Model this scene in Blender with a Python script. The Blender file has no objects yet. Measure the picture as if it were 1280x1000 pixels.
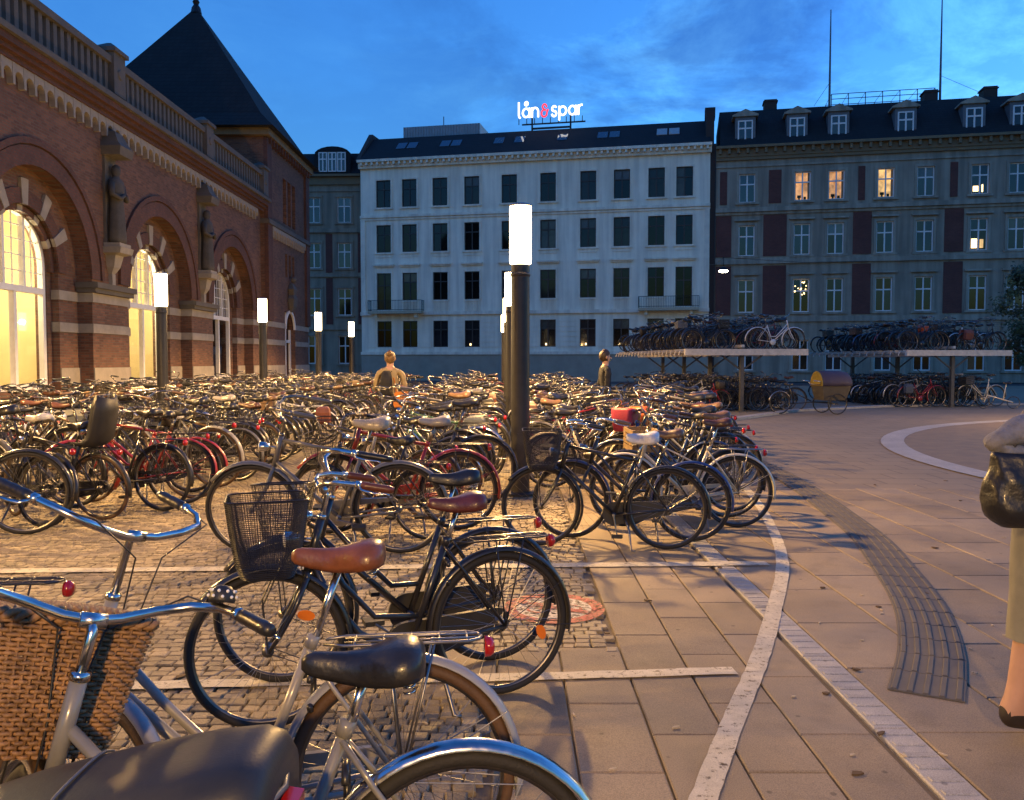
import bpy, math, random
from mathutils import Vector, Matrix
from math import sin, cos, pi, radians, sqrt, atan2, hypot
random.seed(11)
scene = bpy.context.scene
COL = scene.collection

# ------------------------------------------------------------------ camera
cam_data = bpy.data.cameras.new('camera')
cam = bpy.data.objects.new('camera', cam_data)
COL.objects.link(cam)
cam.location = (0, 0, 1.6)
cam.rotation_euler = (radians(90 - 2.62), 0, 0)
cam_data.sensor_fit = 'HORIZONTAL'
cam_data.sensor_width = 36
cam_data.lens = 36 * 1050 / 1280
cam_data.clip_start = 0.05
cam_data.clip_end = 2000
scene.camera = cam

# ------------------------------------------------------------------ view
scene.view_settings.view_transform = 'Standard'
scene.view_settings.look = 'None'
scene.view_settings.gamma = 1
scene.view_settings.use_curve_mapping = False
scene.view_settings.exposure = 2.6
scene.cycles.use_denoising = True
scene.cycles.max_bounces = 6
scene.cycles.transparent_max_bounces = 12
scene.cycles.sample_clamp_indirect = 6
scene.cycles.caustics_reflective = False
scene.cycles.caustics_refractive = False

# ------------------------------------------------------------------ dusk sky
SKY_STRENGTH = 0.125
world = bpy.data.worlds.new('World')
scene.world = world
world.use_nodes = True
wn, wl = world.node_tree.nodes, world.node_tree.links
wn.clear()
w_out = wn.new('ShaderNodeOutputWorld')
w_bg = wn.new('ShaderNodeBackground')
w_sky = wn.new('ShaderNodeTexSky')
w_sky.sky_type = 'NISHITA'
w_sky.sun_disc = False
w_sky.sun_elevation = radians(1.0)
w_sky.sun_rotation = radians(64)
w_sky.air_density = 1.2
w_sky.dust_density = 0.3
w_sky.ozone_density = 3.0
w_tc = wn.new('ShaderNodeTexCoord')
w_sep = wn.new('ShaderNodeSeparateXYZ')
wl.new(w_tc.outputs['Generated'], w_sep.inputs[0])
def wmath(op, a, b=None, clamp=False):
    n = wn.new('ShaderNodeMath'); n.operation = op; n.use_clamp = clamp
    for i, v in enumerate((a, b)):
        if v is None: continue
        if isinstance(v, (int, float)): n.inputs[i].default_value = v
        else: wl.new(v, n.inputs[i])
    return n.outputs[0]
w_den = wmath('ADD', wmath('MAXIMUM', w_sep.outputs['Z'], 0.0), 0.16)
w_cx = wmath('DIVIDE', w_sep.outputs['X'], w_den)
w_cy = wmath('DIVIDE', w_sep.outputs['Y'], w_den)
w_comb = wn.new('ShaderNodeCombineXYZ')
wl.new(w_cx, w_comb.inputs[0]); wl.new(w_cy, w_comb.inputs[1])
w_noise = wn.new('ShaderNodeTexNoise')
w_noise.inputs['Scale'].default_value = 1.7
w_noise.inputs['Detail'].default_value = 8
w_noise.inputs['Roughness'].default_value = 0.62
w_noise.inputs['Distortion'].default_value = 0.35
w_off = wn.new('ShaderNodeVectorMath'); w_off.operation = 'ADD'
w_off.inputs[1].default_value = (2.3, 0.4, 0.0)
wl.new(w_comb.outputs[0], w_off.inputs[0])
wl.new(w_off.outputs[0], w_noise.inputs['Vector'])
w_ramp = wn.new('ShaderNodeValToRGB')
w_ramp.color_ramp.elements[0].position = 0.44
w_ramp.color_ramp.elements[1].position = 0.57
wl.new(w_noise.outputs['Fac'], w_ramp.inputs[0])
# the blue hour: the twilight sky is filtered towards blue
w_tint = wn.new('ShaderNodeMix'); w_tint.data_type = 'RGBA'; w_tint.blend_type = 'MULTIPLY'
w_tint.inputs[0].default_value = 1.0
wl.new(w_sky.outputs[0], w_tint.inputs[6])
w_tint.inputs[7].default_value = (0.43, 1.08, 1.88, 1)
w_cloud = wn.new('ShaderNodeMix'); w_cloud.data_type = 'RGBA'; w_cloud.blend_type = 'MULTIPLY'
# the cloud bank lies over the right hand part of the sky, the left is clear
w_bank = wn.new('ShaderNodeMapRange'); w_bank.interpolation_type = 'SMOOTHSTEP'
w_bank.inputs[1].default_value = -0.22; w_bank.inputs[2].default_value = 0.16; w_bank.inputs[3].default_value = 0.18; w_bank.inputs[4].default_value = 1.0
wl.new(w_sep.outputs['X'], w_bank.inputs[0])
wl.new(wmath('MULTIPLY', w_ramp.outputs[0], w_bank.outputs[0]), w_cloud.inputs[0])
wl.new(w_tint.outputs[2], w_cloud.inputs[6])
w_cloud.inputs[7].default_value = (0.60, 0.57, 0.64, 1)
# thin bright veils between the darker clouds
w_n2 = wn.new('ShaderNodeTexNoise'); w_n2.inputs['Scale'].default_value = 2.1; w_n2.inputs['Detail'].default_value = 9
w_n2.inputs['Roughness'].default_value = 0.66; w_n2.inputs['Distortion'].default_value = 0.5
w_o2 = wn.new('ShaderNodeVectorMath'); w_o2.operation = 'ADD'; w_o2.inputs[1].default_value = (7.1, 3.3, 0.0)
wl.new(w_comb.outputs[0], w_o2.inputs[0]); wl.new(w_o2.outputs[0], w_n2.inputs['Vector'])
w_r2 = wn.new('ShaderNodeValToRGB'); w_r2.color_ramp.elements[0].position = 0.47; w_r2.color_ramp.elements[1].position = 0.74
wl.new(w_n2.outputs['Fac'], w_r2.inputs[0])
w_veil = wn.new('ShaderNodeMix'); w_veil.data_type = 'RGBA'; w_veil.blend_type = 'MULTIPLY'
wl.new(wmath('MULTIPLY', w_r2.outputs[0], w_bank.outputs[0]), w_veil.inputs[0]); wl.new(w_cloud.outputs[2], w_veil.inputs[6])
w_veil.inputs[7].default_value = (2.2, 1.75, 1.3, 1)
wl.new(w_veil.outputs[2], w_bg.inputs[0])
w_bg.inputs[1].default_value = SKY_STRENGTH
wl.new(w_bg.outputs[0], w_out.inputs[0])

# ------------------------------------------------------------------ materials
MATS = {}
def _set(b, **kw):
    for k, v in kw.items():
        if k in b.inputs: b.inputs[k].default_value = v
def mat(name, col=(0.5, 0.5, 0.5), rough=0.6, metal=0.0, var=0.18, scale=6.0, bump=0.0, bscale=60.0,
        emit=None, estr=0.0, coat=0.0, objcol=False, spec=0.5, objrand=0.0, rvar=0.15, pos=False, speck=0.0, stain=0.0, streak=0.0, wear=0.0):
    """procedural surface: noise varied colour and roughness with a fine relief"""
    if name in MATS: return MATS[name]
    m = bpy.data.materials.new(name); m.use_nodes = True
    nt = m.node_tree; N, L = nt.nodes, nt.links
    b = N['Principled BSDF']
    tc = N.new('ShaderNodeTexCoord'); co = tc.outputs['Object']
    if pos: co = N.new('ShaderNodeNewGeometry').outputs['Position']
    no = N.new('ShaderNodeTexNoise'); no.inputs['Scale'].default_value = scale
    no.inputs['Detail'].default_value = 6; no.inputs['Roughness'].default_value = 0.65
    L.new(co, no.inputs['Vector'])
    mr = N.new('ShaderNodeMapRange')
    mr.inputs[1].default_value = 0.3; mr.inputs[2].default_value = 0.7
    mr.inputs[3].default_value = 1 - var; mr.inputs[4].default_value = 1 + var
    L.new(no.outputs['Fac'], mr.inputs[0])
    vm = N.new('ShaderNodeVectorMath'); vm.operation = 'SCALE'
    L.new(mr.outputs[0], vm.inputs['Scale'])
    if objcol:
        oi = N.new('ShaderNodeObjectInfo'); L.new(oi.outputs['Color'], vm.inputs[0])
    else:
        vm.inputs[0].default_value = col
    out = vm.outputs[0]
    if objrand:
        oi = N.new('ShaderNodeObjectInfo')
        ge = N.new('ShaderNodeNewGeometry')
        ad = N.new('ShaderNodeMath'); ad.operation = 'ADD'
        L.new(oi.outputs['Random'], ad.inputs[0]); L.new(ge.outputs['Random Per Island'], ad.inputs[1])
        fr = N.new('ShaderNodeMath'); fr.operation = 'FRACT'; L.new(ad.outputs[0], fr.inputs[0])
        m2 = N.new('ShaderNodeMapRange'); m2.inputs[3].default_value = 1 - objrand; m2.inputs[4].default_value = 1 + objrand
        L.new(fr.outputs[0], m2.inputs[0])
        v2 = N.new('ShaderNodeVectorMath'); v2.operation = 'SCALE'
        L.new(out, v2.inputs[0]); L.new(m2.outputs[0], v2.inputs['Scale'])
        out = v2.outputs[0]
    def vary(out, vec, sc, lo, hi, f0=0.35, f1=0.65, tex='noise'):
        q = N.new('ShaderNodeTexNoise' if tex == 'noise' else 'ShaderNodeTexVoronoi'); q.inputs['Scale'].default_value = sc
        if tex == 'noise': q.inputs['Detail'].default_value = 5
        L.new(vec, q.inputs['Vector'])
        r_ = N.new('ShaderNodeMapRange'); r_.inputs[1].default_value = f0; r_.inputs[2].default_value = f1; r_.inputs[3].default_value = lo; r_.inputs[4].default_value = hi
        L.new(q.outputs[0], r_.inputs[0])
        v_ = N.new('ShaderNodeVectorMath'); v_.operation = 'SCALE'; L.new(out, v_.inputs[0]); L.new(r_.outputs[0], v_.inputs['Scale'])
        return v_.outputs[0]
    if speck: out = vary(out, co, 190.0, 1 - speck, 1 + speck)
    if stain:
        out = vary(out, co, 0.9, 1 - stain, 1 + stain * 0.5); out = vary(out, co, 4.5, 1 - stain * 0.7, 1.04, 0.30, 0.46)
        out = vary(out, co, 5.5, 0.55, 1.0, 0.05, 0.085, 'voronoi')     # trodden gum and drips
    if streak:
        mp = N.new('ShaderNodeMapping'); mp.inputs['Scale'].default_value = (2.2, 2.2, 0.16); L.new(co, mp.inputs['Vector'])
        out = vary(out, mp.outputs[0], 1.0, 1 - streak, 1 + streak * 0.4, 0.36, 0.62)
    if wear:
        q = N.new('ShaderNodeTexNoise'); q.inputs['Scale'].default_value = 26; q.inputs['Detail'].default_value = 8; q.inputs['Roughness'].default_value = 0.75; L.new(co, q.inputs['Vector'])
        r_ = N.new('ShaderNodeMapRange'); r_.inputs[1].default_value = 0.5 - 0.13 + 0.2 * (wear - 0.3); r_.inputs[2].default_value = 0.5 - 0.03 + 0.2 * (wear - 0.3); L.new(q.outputs[0], r_.inputs[0])
        L.new(r_.outputs[0], b.inputs['Alpha'])
    L.new(out, b.inputs['Base Color'])
    rr = N.new('ShaderNodeMapRange'); rr.inputs[1].default_value = 0.25; rr.inputs[2].default_value = 0.75
    rr.inputs[3].default_value = max(0.02, rough - rvar * rough * 1.5); rr.inputs[4].default_value = min(1, rough + rvar * rough * 1.5)
    L.new(no.outputs['Fac'], rr.inputs[0]); L.new(rr.outputs[0], b.inputs['Roughness'])
    _set(b, Metallic=metal)
    b.inputs['Specular IOR Level'].default_value = spec
    b.inputs['Coat Weight'].default_value = coat
    b.inputs['Coat Roughness'].default_value = 0.12
    if emit:
        b.inputs['Emission Color'].default_value = (*emit, 1); b.inputs['Emission Strength'].default_value = estr
    if bump:
        nb = N.new('ShaderNodeTexNoise'); nb.inputs['Scale'].default_value = bscale; nb.inputs['Detail'].default_value = 4
        L.new(co, nb.inputs['Vector'])
        bp = N.new('ShaderNodeBump'); bp.inputs['Strength'].default_value = bump; bp.inputs['Distance'].default_value = 0.01
        L.new(nb.outputs['Fac'], bp.inputs['Height']); L.new(bp.outputs[0], b.inputs['Normal'])
    MATS[name] = m
    return m

def brickmat(name, c1, c2, mortar, bw, bh, msize=0.012, axes='xz', rough=0.85, bump=0.4, dirt=0.35, offset=0.5):
    if name in MATS: return MATS[name]
    m = bpy.data.materials.new(name); m.use_nodes = True
    nt = m.node_tree; N, L = nt.nodes, nt.links
    b = N['Principled BSDF']
    tc = N.new('ShaderNodeTexCoord'); sp = N.new('ShaderNodeSeparateXYZ'); L.new(tc.outputs['Object'], sp.inputs[0])
    cb = N.new('ShaderNodeCombineXYZ')
    if axes == 'xz':
        ad = N.new('ShaderNodeMath'); ad.operation = 'ADD'
        L.new(sp.outputs[0], ad.inputs[0]); L.new(sp.outputs[1], ad.inputs[1])
        L.new(ad.outputs[0], cb.inputs[0]); L.new(sp.outputs[2], cb.inputs[1])
    else:
        L.new(sp.outputs[0], cb.inputs[0]); L.new(sp.outputs[1], cb.inputs[1])
    bt = N.new('ShaderNodeTexBrick')
    bt.inputs['Color1'].default_value = (*c1, 1); bt.inputs['Color2'].default_value = (*c2, 1)
    bt.inputs['Mortar'].default_value = (*mortar, 1)
    bt.inputs['Scale'].default_value = 1.0; bt.inputs['Mortar Size'].default_value = msize
    bt.inputs['Mortar Smooth'].default_value = 0.2
    bt.inputs['Brick Width'].default_value = bw; bt.inputs['Row Height'].default_value = bh
    bt.offset = offset
    L.new(cb.outputs[0], bt.inputs['Vector'])
    no = N.new('ShaderNodeTexNoise'); no.inputs['Scale'].default_value = 0.7; no.inputs['Detail'].default_value = 9
    no.inputs['Roughness'].default_value = 0.7
    L.new(tc.outputs['Object'], no.inputs['Vector'])
    mr = N.new('ShaderNodeMapRange'); mr.inputs[1].default_value = 0.3; mr.inputs[2].default_value = 0.7
    mr.inputs[3].default_value = 1 - dirt; mr.inputs[4].default_value = 1 + dirt
    L.new(no.outputs['Fac'], mr.inputs[0])
    vm = N.new('ShaderNodeVectorMath'); vm.operation = 'SCALE'
    L.new(bt.outputs['Color'], vm.inputs[0]); L.new(mr.outputs[0], vm.inputs['Scale'])
    L.new(vm.outputs[0], b.inputs['Base Color'])
    _set(b, Roughness=rough)
    iv = N.new('ShaderNodeMath'); iv.operation = 'SUBTRACT'; iv.inputs[0].default_value = 1.0
    L.new(bt.outputs['Fac'], iv.inputs[1])
    bp = N.new('ShaderNodeBump'); bp.inputs['Strength'].default_value = bump; bp.inputs['Distance'].default_value = 0.02
    L.new(iv.outputs[0], bp.inputs['Height']); L.new(bp.outputs[0], b.inputs['Normal'])
    MATS[name] = m
    return m

def emitmat(name, col, strength, var=0.0, scale=3.0):
    if name in MATS: return MATS[name]
    m = bpy.data.materials.new(name); m.use_nodes = True
    N, L = m.node_tree.nodes, m.node_tree.links
    b = N['Principled BSDF']; b.inputs['Base Color'].default_value = (*[min(1, c) * 0.8 for c in col], 1)
    b.inputs['Emission Color'].default_value = (*col, 1)
    b.inputs['Emission Strength'].default_value = strength
    if var:
        tc = N.new('ShaderNodeTexCoord'); no = N.new('ShaderNodeTexNoise'); no.inputs['Scale'].default_value = scale
        L.new(tc.outputs['Object'], no.inputs['Vector'])
        mr = N.new('ShaderNodeMapRange'); mr.inputs[1].default_value = 0.35; mr.inputs[2].default_value = 0.65
        mr.inputs[3].default_value = strength * (1 - var); mr.inputs[4].default_value = strength * (1 + var)
        L.new(no.outputs['Fac'], mr.inputs[0]); L.new(mr.outputs[0], b.inputs['Emission Strength'])
    MATS[name] = m
    return m

def clearglass(name, refl=0.12, tint=(1, 1, 1)):
    if name in MATS: return MATS[name]
    m = bpy.data.materials.new(name); m.use_nodes = True
    N, L = m.node_tree.nodes, m.node_tree.links
    out = N['Material Output']; N.remove(N['Principled BSDF'])
    tr = N.new('ShaderNodeBsdfTransparent'); tr.inputs[0].default_value = (*tint, 1)
    gl = N.new('ShaderNodeBsdfGlossy'); gl.inputs['Roughness'].default_value = 0.03
    lw = N.new('ShaderNodeLayerWeight'); lw.inputs[0].default_value = 0.5
    fr = N.new('ShaderNodeMapRange'); fr.inputs[1].default_value = 0.3; fr.inputs[3].default_value = 0.05; fr.inputs[4].default_value = 0.7
    L.new(lw.outputs['Facing'], fr.inputs[0])
    pw = N.new('ShaderNodeMath'); pw.operation = 'POWER'; pw.inputs[1].default_value = 2.2
    L.new(fr.outputs[0], pw.inputs[0]); fr = pw
    mx = N.new('ShaderNodeMixShader')
    L.new(fr.outputs[0], mx.inputs[0]); L.new(tr.outputs[0], mx.inputs[1]); L.new(gl.outputs[0], mx.inputs[2])
    L.new(mx.outputs[0], out.inputs[0])
    MATS[name] = m
    return m

# ------------------------------------------------------------------ mesh helpers
class MB:
    """collects geometry for ONE mesh"""
    def __init__(s): s.v = []; s.f = []; s.mi = []; s.cur = 0
    def face(s, idx): s.f.append(tuple(idx)); s.mi.append(s.cur)
    def poly(s, pts):
        b = len(s.v); s.v += [tuple(p) for p in pts]; s.face(range(b, b + len(pts)))
    def box(s, x0, x1, y0, y1, z0, z1, M=None):
        b = len(s.v)
        p = [(x0, y0, z0), (x1, y0, z0), (x1, y1, z0), (x0, y1, z0), (x0, y0, z1), (x1, y0, z1), (x1, y1, z1), (x0, y1, z1)]
        if M is not None: p = [tuple(M @ Vector(q)) for q in p]
        s.v += p
        for f in ((0, 3, 2, 1), (4, 5, 6, 7), (0, 1, 5, 4), (1, 2, 6, 5), (2, 3, 7, 6), (3, 0, 4, 7)):
            s.face([b + i for i in f])
        return s
    def cbox(s, x0, x1, y0, y1, z0, z1, c=0.01):
        """box whose top edges are chamfered"""
        b = len(s.v)
        s.v += [(x0, y0, z0), (x1, y0, z0), (x1, y1, z0), (x0, y1, z0),
                (x0, y0, z1 - c), (x1, y0, z1 - c), (x1, y1, z1 - c), (x0, y1, z1 - c),
                (x0 + c, y0 + c, z1), (x1 - c, y0 + c, z1), (x1 - c, y1 - c, z1), (x0 + c, y1 - c, z1)]
        for f in ((0, 1, 5, 4), (1, 2, 6, 5), (2, 3, 7, 6), (3, 0, 4, 7), (4, 5, 9, 8), (5, 6, 10, 9), (6, 7, 11, 10), (7, 4, 8, 11), (8, 9, 10, 11)):
            s.face([b + i for i in f])
        return s
    def tube(s, pts, r, n=6, closed=False, caps=True, flat=None):
        pts = [Vector(p) for p in pts]; k = len(pts)
        rs = r if isinstance(r, (list, tuple)) else [r] * k
        b = len(s.v); up = None
        for i, p in enumerate(pts):
            if closed: t = pts[(i + 1) % k] - pts[i - 1]
            else: t = pts[min(i + 1, k - 1)] - pts[max(i - 1, 0)]
            if t.length < 1e-9: t = Vector((0, 0, 1))
            t.normalize()
            if up is None:
                a = Vector((0, 0, 1)) if abs(t.z) < 0.9 else Vector((1, 0, 0))
                up = (a - t * a.dot(t)).normalized()
            else:
                up = up - t * up.dot(t)
                up = up.normalized() if up.length > 1e-6 else t.orthogonal().normalized()
            sd = t.cross(up)
            for j in range(n):
                a = 2 * pi * j / n
                s.v.append(tuple(p + (up * cos(a) * (flat or 1) + sd * sin(a)) * rs[i]))
        for i in range(k if closed else k - 1):
            i2 = (i + 1) % k
            for j in range(n):
                j2 = (j + 1) % n
                s.face((b + i * n + j, b + i * n + j2, b + i2 * n + j2, b + i2 * n + j))
        if caps and not closed:
            s.face([b + j for j in range(n)][::-1]); s.face([b + (k - 1) * n + j for j in range(n)])
        return s
    def lathe(s, prof, n=16, c=(0, 0, 0), axis='z', a0=0, a1=2 * pi, closed=True):
        b = len(s.v); k = len(prof)
        m = n if closed else n + 1
        for j in range(m):
            a = a0 + (a1 - a0) * j / n
            for (r, h) in prof:
                if axis == 'z': p = (r * cos(a), r * sin(a), h)
                elif axis == 'y': p = (r * cos(a), h, r * sin(a))
                else: p = (h, r * cos(a), r * sin(a))
                s.v.append((p[0] + c[0], p[1] + c[1], p[2] + c[2]))
        for j in range(n):
            j2 = (j + 1) % m
            for i in range(k - 1):
                s.face((b + j * k + i, b + j2 * k + i, b + j2 * k + i + 1, b + j * k + i + 1))
        return s
    def prism(s, poly, h0, h1, axis='y'):
        """polygon given in two axes pulled along the third"""
        b = len(s.v); k = len(poly)
        for h in (h0, h1):
            for (u, w) in poly:
                s.v.append((u, h, w) if axis == 'y' else ((u, w, h) if axis == 'z' else (h, u, w)))
        s.face([b + i for i in range(k)]); s.face([b + k + i for i in range(k)][::-1])
        for i in range(k):
            j = (i + 1) % k
            s.face((b + i, b + k + i, b + k + j, b + j))
        return s
    def loft(s, secs, closed=True, caps=True):
        b = len(s.v); n = len(secs[0])
        for q in secs: s.v += [tuple(p) for p in q]
        for i in range(len(secs) - 1):
            for j in range(n if closed else n - 1):
                j2 = (j + 1) % n
                s.face((b + i * n + j, b + i * n + j2, b + (i + 1) * n + j2, b + (i + 1) * n + j))
        if caps and closed:
            s.face([b + j for j in range(n)][::-1]); s.face([b + (len(secs) - 1) * n + j for j in range(n)])
        return s
    def ball(s, c, r, n=10, m=7, sc=(1, 1, 1)):
        secs = []
        for i in range(m + 1):
            t = -pi / 2 + pi * i / m
            rr = max(cos(t), 0.02)
            secs.append([(c[0] + r * sc[0] * rr * cos(2 * pi * j / n), c[1] + r * sc[1] * rr * sin(2 * pi * j / n), c[2] + r * sc[2] * sin(t)) for j in range(n)])
        return s.loft(secs)
    def mesh(s, name, mats, smooth=False):
        me = bpy.data.meshes.new(name)
        me.from_pydata(s.v, [], s.f)
        for m in (mats if isinstance(mats, (list, tuple)) else [mats]): me.materials.append(m)
        if any(s.mi): me.polygons.foreach_set('material_index', s.mi)
        if smooth: me.polygons.foreach_set('use_smooth', [True] * len(s.f))
        me.update()
        return me

def add(name, me, parent=None, loc=None, rot=None, label=None, cat=None, group=None, kind=None, color=None, scale=None):
    o = bpy.data.objects.new(name, me)
    COL.objects.link(o)
    if parent is not None: o.parent = parent
    if loc is not None: o.location = loc
    if rot is not None: o.rotation_euler = rot
    if scale is not None: o.scale = scale
    if label: o['label'] = label
    if cat: o['category'] = cat
    if group: o['group'] = group
    if kind: o['kind'] = kind
    if color is not None: o.color = (*color, 1)
    return o
def thing(name, label, cat, loc=(0, 0, 0), rot=(0, 0, 0), group=None):
    o = add(name, None, None, loc, rot, label, cat, group)
    o.empty_display_size = 0.2
    return o
def smooth_by_angle(me, deg=40):
    try:
        me.polygons.foreach_set('use_smooth', [True] * len(me.polygons))
        me.set_sharp_from_angle(angle=radians(deg))
    except Exception: pass
    return me
def arc(cx, cz, r, a0, a1, n): return [(cx + r * cos(a0 + (a1 - a0) * i / n), cz + r * sin(a0 + (a1 - a0) * i / n)) for i in range(n + 1)]
# ------------------------------------------------------------------ surface materials
M_ASPH = mat('asphalt', (0.06, 0.058, 0.058), 0.85, bump=0.5, bscale=160, var=0.25, scale=1.5)
M_SLAB = mat('concrete_slab', (0.26, 0.205, 0.135), 0.75, bump=0.35, bscale=220, var=0.14, scale=2.2, objrand=0.14, pos=True, speck=0.22, stain=0.2)
M_SETT = mat('granite_sett', (0.265, 0.215, 0.14), 0.7, bump=0.6, bscale=90, var=0.25, scale=5, objrand=0.26, pos=True, speck=0.15, stain=0.2)
M_JOINT = mat('joint_sand', (0.14, 0.112, 0.078), 0.95, bump=0.4, bscale=140, var=0.3, scale=4)
M_GRANITE = mat('pale_granite', (0.36, 0.34, 0.30), 0.6, bump=0.35, bscale=180, var=0.16, scale=9, objrand=0.08, pos=True, speck=0.25, stain=0.15)
M_PAINT = mat('road_paint', (0.50, 0.455, 0.35), 0.7, bump=0.3, bscale=120, var=0.22, scale=9, pos=True, speck=0.12, wear=0.2)
M_TACT = mat('tactile_rubber', (0.115, 0.105, 0.09), 0.85, bump=0.2, bscale=150, var=0.2, scale=6)
M_RED = mat('red_road_paint', (0.42, 0.09, 0.07), 0.7, var=0.25, scale=16, bump=0.3, bscale=120, pos=True, wear=0.55)
M_FARSLAB = brickmat('far_paving', (0.25, 0.20, 0.132), (0.225, 0.18, 0.12), (0.14, 0.11, 0.075), 0.66, 0.50, 0.014, 'xy', 0.75, 0.3, 0.12)
M_FARSETT = brickmat('far_setts', (0.24, 0.195, 0.13), (0.19, 0.152, 0.10), (0.09, 0.072, 0.05), 0.085, 0.075, 0.012, 'xy', 0.75, 0.5, 0.22)
M_BRICK = brickmat('station_brick', (0.175, 0.080, 0.048), (0.095, 0.042, 0.030), (0.11, 0.085, 0.062), 0.24, 0.075, 0.010, 'xz', 0.85, 0.5, 0.30)
M_BRICK_DK = brickmat('arch_brick', (0.12, 0.045, 0.030), (0.08, 0.031, 0.024), (0.07, 0.05, 0.04), 0.12, 0.075, 0.010, 'xz', 0.85, 0.5, 0.3)
M_REDBRICK = brickmat('red_facade_brick', (0.145, 0.042, 0.030), (0.105, 0.032, 0.025), (0.10, 0.06, 0.05), 0.24, 0.075, 0.010, 'xz', 0.85, 0.3, 0.2)
M_STONE = mat('pale_sandstone', (0.28, 0.25, 0.21), 0.8, bump=0.4, bscale=30, var=0.22, scale=2.5)
M_STONE_DK = mat('weathered_stone', (0.10, 0.09, 0.078), 0.85, bump=0.5, bscale=25, var=0.3, scale=2.0)
M_SLATE = brickmat('roof_slate', (0.016, 0.017, 0.019), (0.012, 0.013, 0.015), (0.006, 0.006, 0.007), 0.3, 0.22, 0.015, 'xz', 0.9, 0.6, 0.25)
M_WHITEWALL = mat('white_plaster', (0.84, 0.79, 0.64), 0.85, bump=0.2, bscale=12, var=0.08, scale=0.5, streak=0.16)
M_WHITETRIM = mat('white_trim', (0.82, 0.76, 0.61), 0.8, bump=0.2, bscale=14, var=0.12, scale=1.5, streak=0.18)
M_GREYWALL = mat('grey_plaster', (0.29, 0.26, 0.20), 0.85, bump=0.2, bscale=12, var=0.14, scale=0.6, streak=0.3)
M_GREYTRIM = mat('grey_trim', (0.32, 0.29, 0.225), 0.85, bump=0.2, bscale=14, var=0.14, scale=1.2, streak=0.3)
M_TANWALL = mat('tan_plaster', (0.27, 0.235, 0.175), 0.85, bump=0.2, bscale=12, var=0.14, scale=0.6, streak=0.3)
M_PLINTH = mat('green_grey_plinth', (0.33, 0.31, 0.25), 0.8, var=0.15, scale=1)
M_OCHRE = mat('ochre_cornice', (0.20, 0.15, 0.085), 0.8, var=0.2, scale=2)
M_DARKFRAME = mat('dark_window_frame', (0.03, 0.027, 0.025), 0.5, var=0.2)
M_WHITEFRAME = mat('white_window_frame', (0.75, 0.74, 0.71), 0.5, var=0.08)
M_IRON = mat('dark_iron', (0.03, 0.03, 0.033), 0.5, metal=0.6, var=0.2, scale=20)
M_POLE = mat('lamp_post_steel', (0.055, 0.052, 0.05), 0.45, metal=0.5, var=0.2, scale=5, bump=0.1, bscale=30)
M_ZINC = mat('zinc', (0.28, 0.29, 0.31), 0.5, metal=0.4, var=0.2, scale=3)
M_INTYELLOW = mat('hall_yellow_wall', (0.80, 0.66, 0.36), 0.8, var=0.08, scale=1.2)
M_INTFLOOR = mat('hall_floor', (0.35, 0.26, 0.16), 0.5, var=0.1)
M_INTRED = mat('hall_red_panel', (0.62, 0.10, 0.03), 0.6, var=0.1)
M_GLASS = clearglass('window_glass')
M_DARKPANE = mat('dark_window_glass', (0.022, 0.023, 0.027), 0.06, var=0.5, scale=1.3, spec=0.35, objcol=True, streak=0.4, rvar=0.02)
M_SKYPANE = mat('sky_reflecting_glass', (0.04, 0.05, 0.07), 0.08, metal=0.12, var=0.5, scale=1.3, spec=1.0, objcol=True, streak=0.4, rvar=0.02)
M_LITPANE = emitmat('warm_lit_window', (1.0, 0.50, 0.20), 0.085, 0.5, 2.2)
M_LITPANE2 = emitmat('yellow_lit_window', (1.0, 0.60, 0.22), 0.13, 0.45, 2.0)
M_CANDLE = emitmat('small_window_lamp', (1.0, 0.68, 0.3), 0.8)
M_LAMP = emitmat('lamp_diffuser_glow', (1.0, 0.74, 0.40), 0.9)
def _lamp_glass():
    # frosted tube: glows itself and lets the light of the source inside through
    N, L = M_LAMP.node_tree.nodes, M_LAMP.node_tree.links
    ad = N.new('ShaderNodeAddShader'); tr = N.new('ShaderNodeBsdfTransparent'); em = N.new('ShaderNodeEmission')
    em.inputs[0].default_value = (1.0, 0.74, 0.40, 1); em.inputs[1].default_value = 0.9
    L.new(tr.outputs[0], ad.inputs[0]); L.new(em.outputs[0], ad.inputs[1]); L.new(ad.outputs[0], N['Material Output'].inputs[0])
_lamp_glass()
M_SIGNW = emitmat('white_neon', (1.0, 0.95, 0.88), 0.38)
M_SIGNR = emitmat('red_neon', (1.0, 0.05, 0.07), 0.26)
M_STREETL = emitmat('street_lamp_glow', (1.0, 0.85, 0.62), 14.0)

# ------------------------------------------------------------------ ground
g = MB(); g.box(-400, 400, -120, 700, -0.6, -0.05)
add('ground', g.mesh('ground', M_ASPH), kind='structure')

def in_setts(x, y):
    """the cobbled cycle park; the rest of the near ground is slabs"""
    if y < 3.98: return x < -0.08
    if y < 4.62: return x < -0.42
    return x < 0.60
# far pavings as sheets, near ones as single stones
sheet = MB()
sheet.box(-11.9, 0.6, 10.6, 60, -0.05, -0.008); sheet.box(-11.9, -5.6, -12, 10.6, -0.05, -0.008)
sheet.box(-5.6, -0.08, -12, 0.9, -0.05, -0.008)
setts = add('cobbled_ground', sheet.mesh('cobbled_ground', M_FARSETT), kind='structure')
sheet = MB()
sheet.box(0.6, 9.0, 10.55, 60, -0.05, -0.010); sheet.box(9.0, 45, -12, 56, -0.05, -0.010); sheet.box(-0.08, 9.0, -12, 0.9, -0.05, -0.010)
pave = add('plaza_pavement', sheet.mesh('plaza_pavement', M_FARSLAB), kind='structure')
bed = MB(); bed.box(-5.6, 9.0, 0.9, 10.6, -0.05, -0.022)
add('paving_bed', bed.mesh('paving_bed', M_JOINT), kind='structure')

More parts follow.
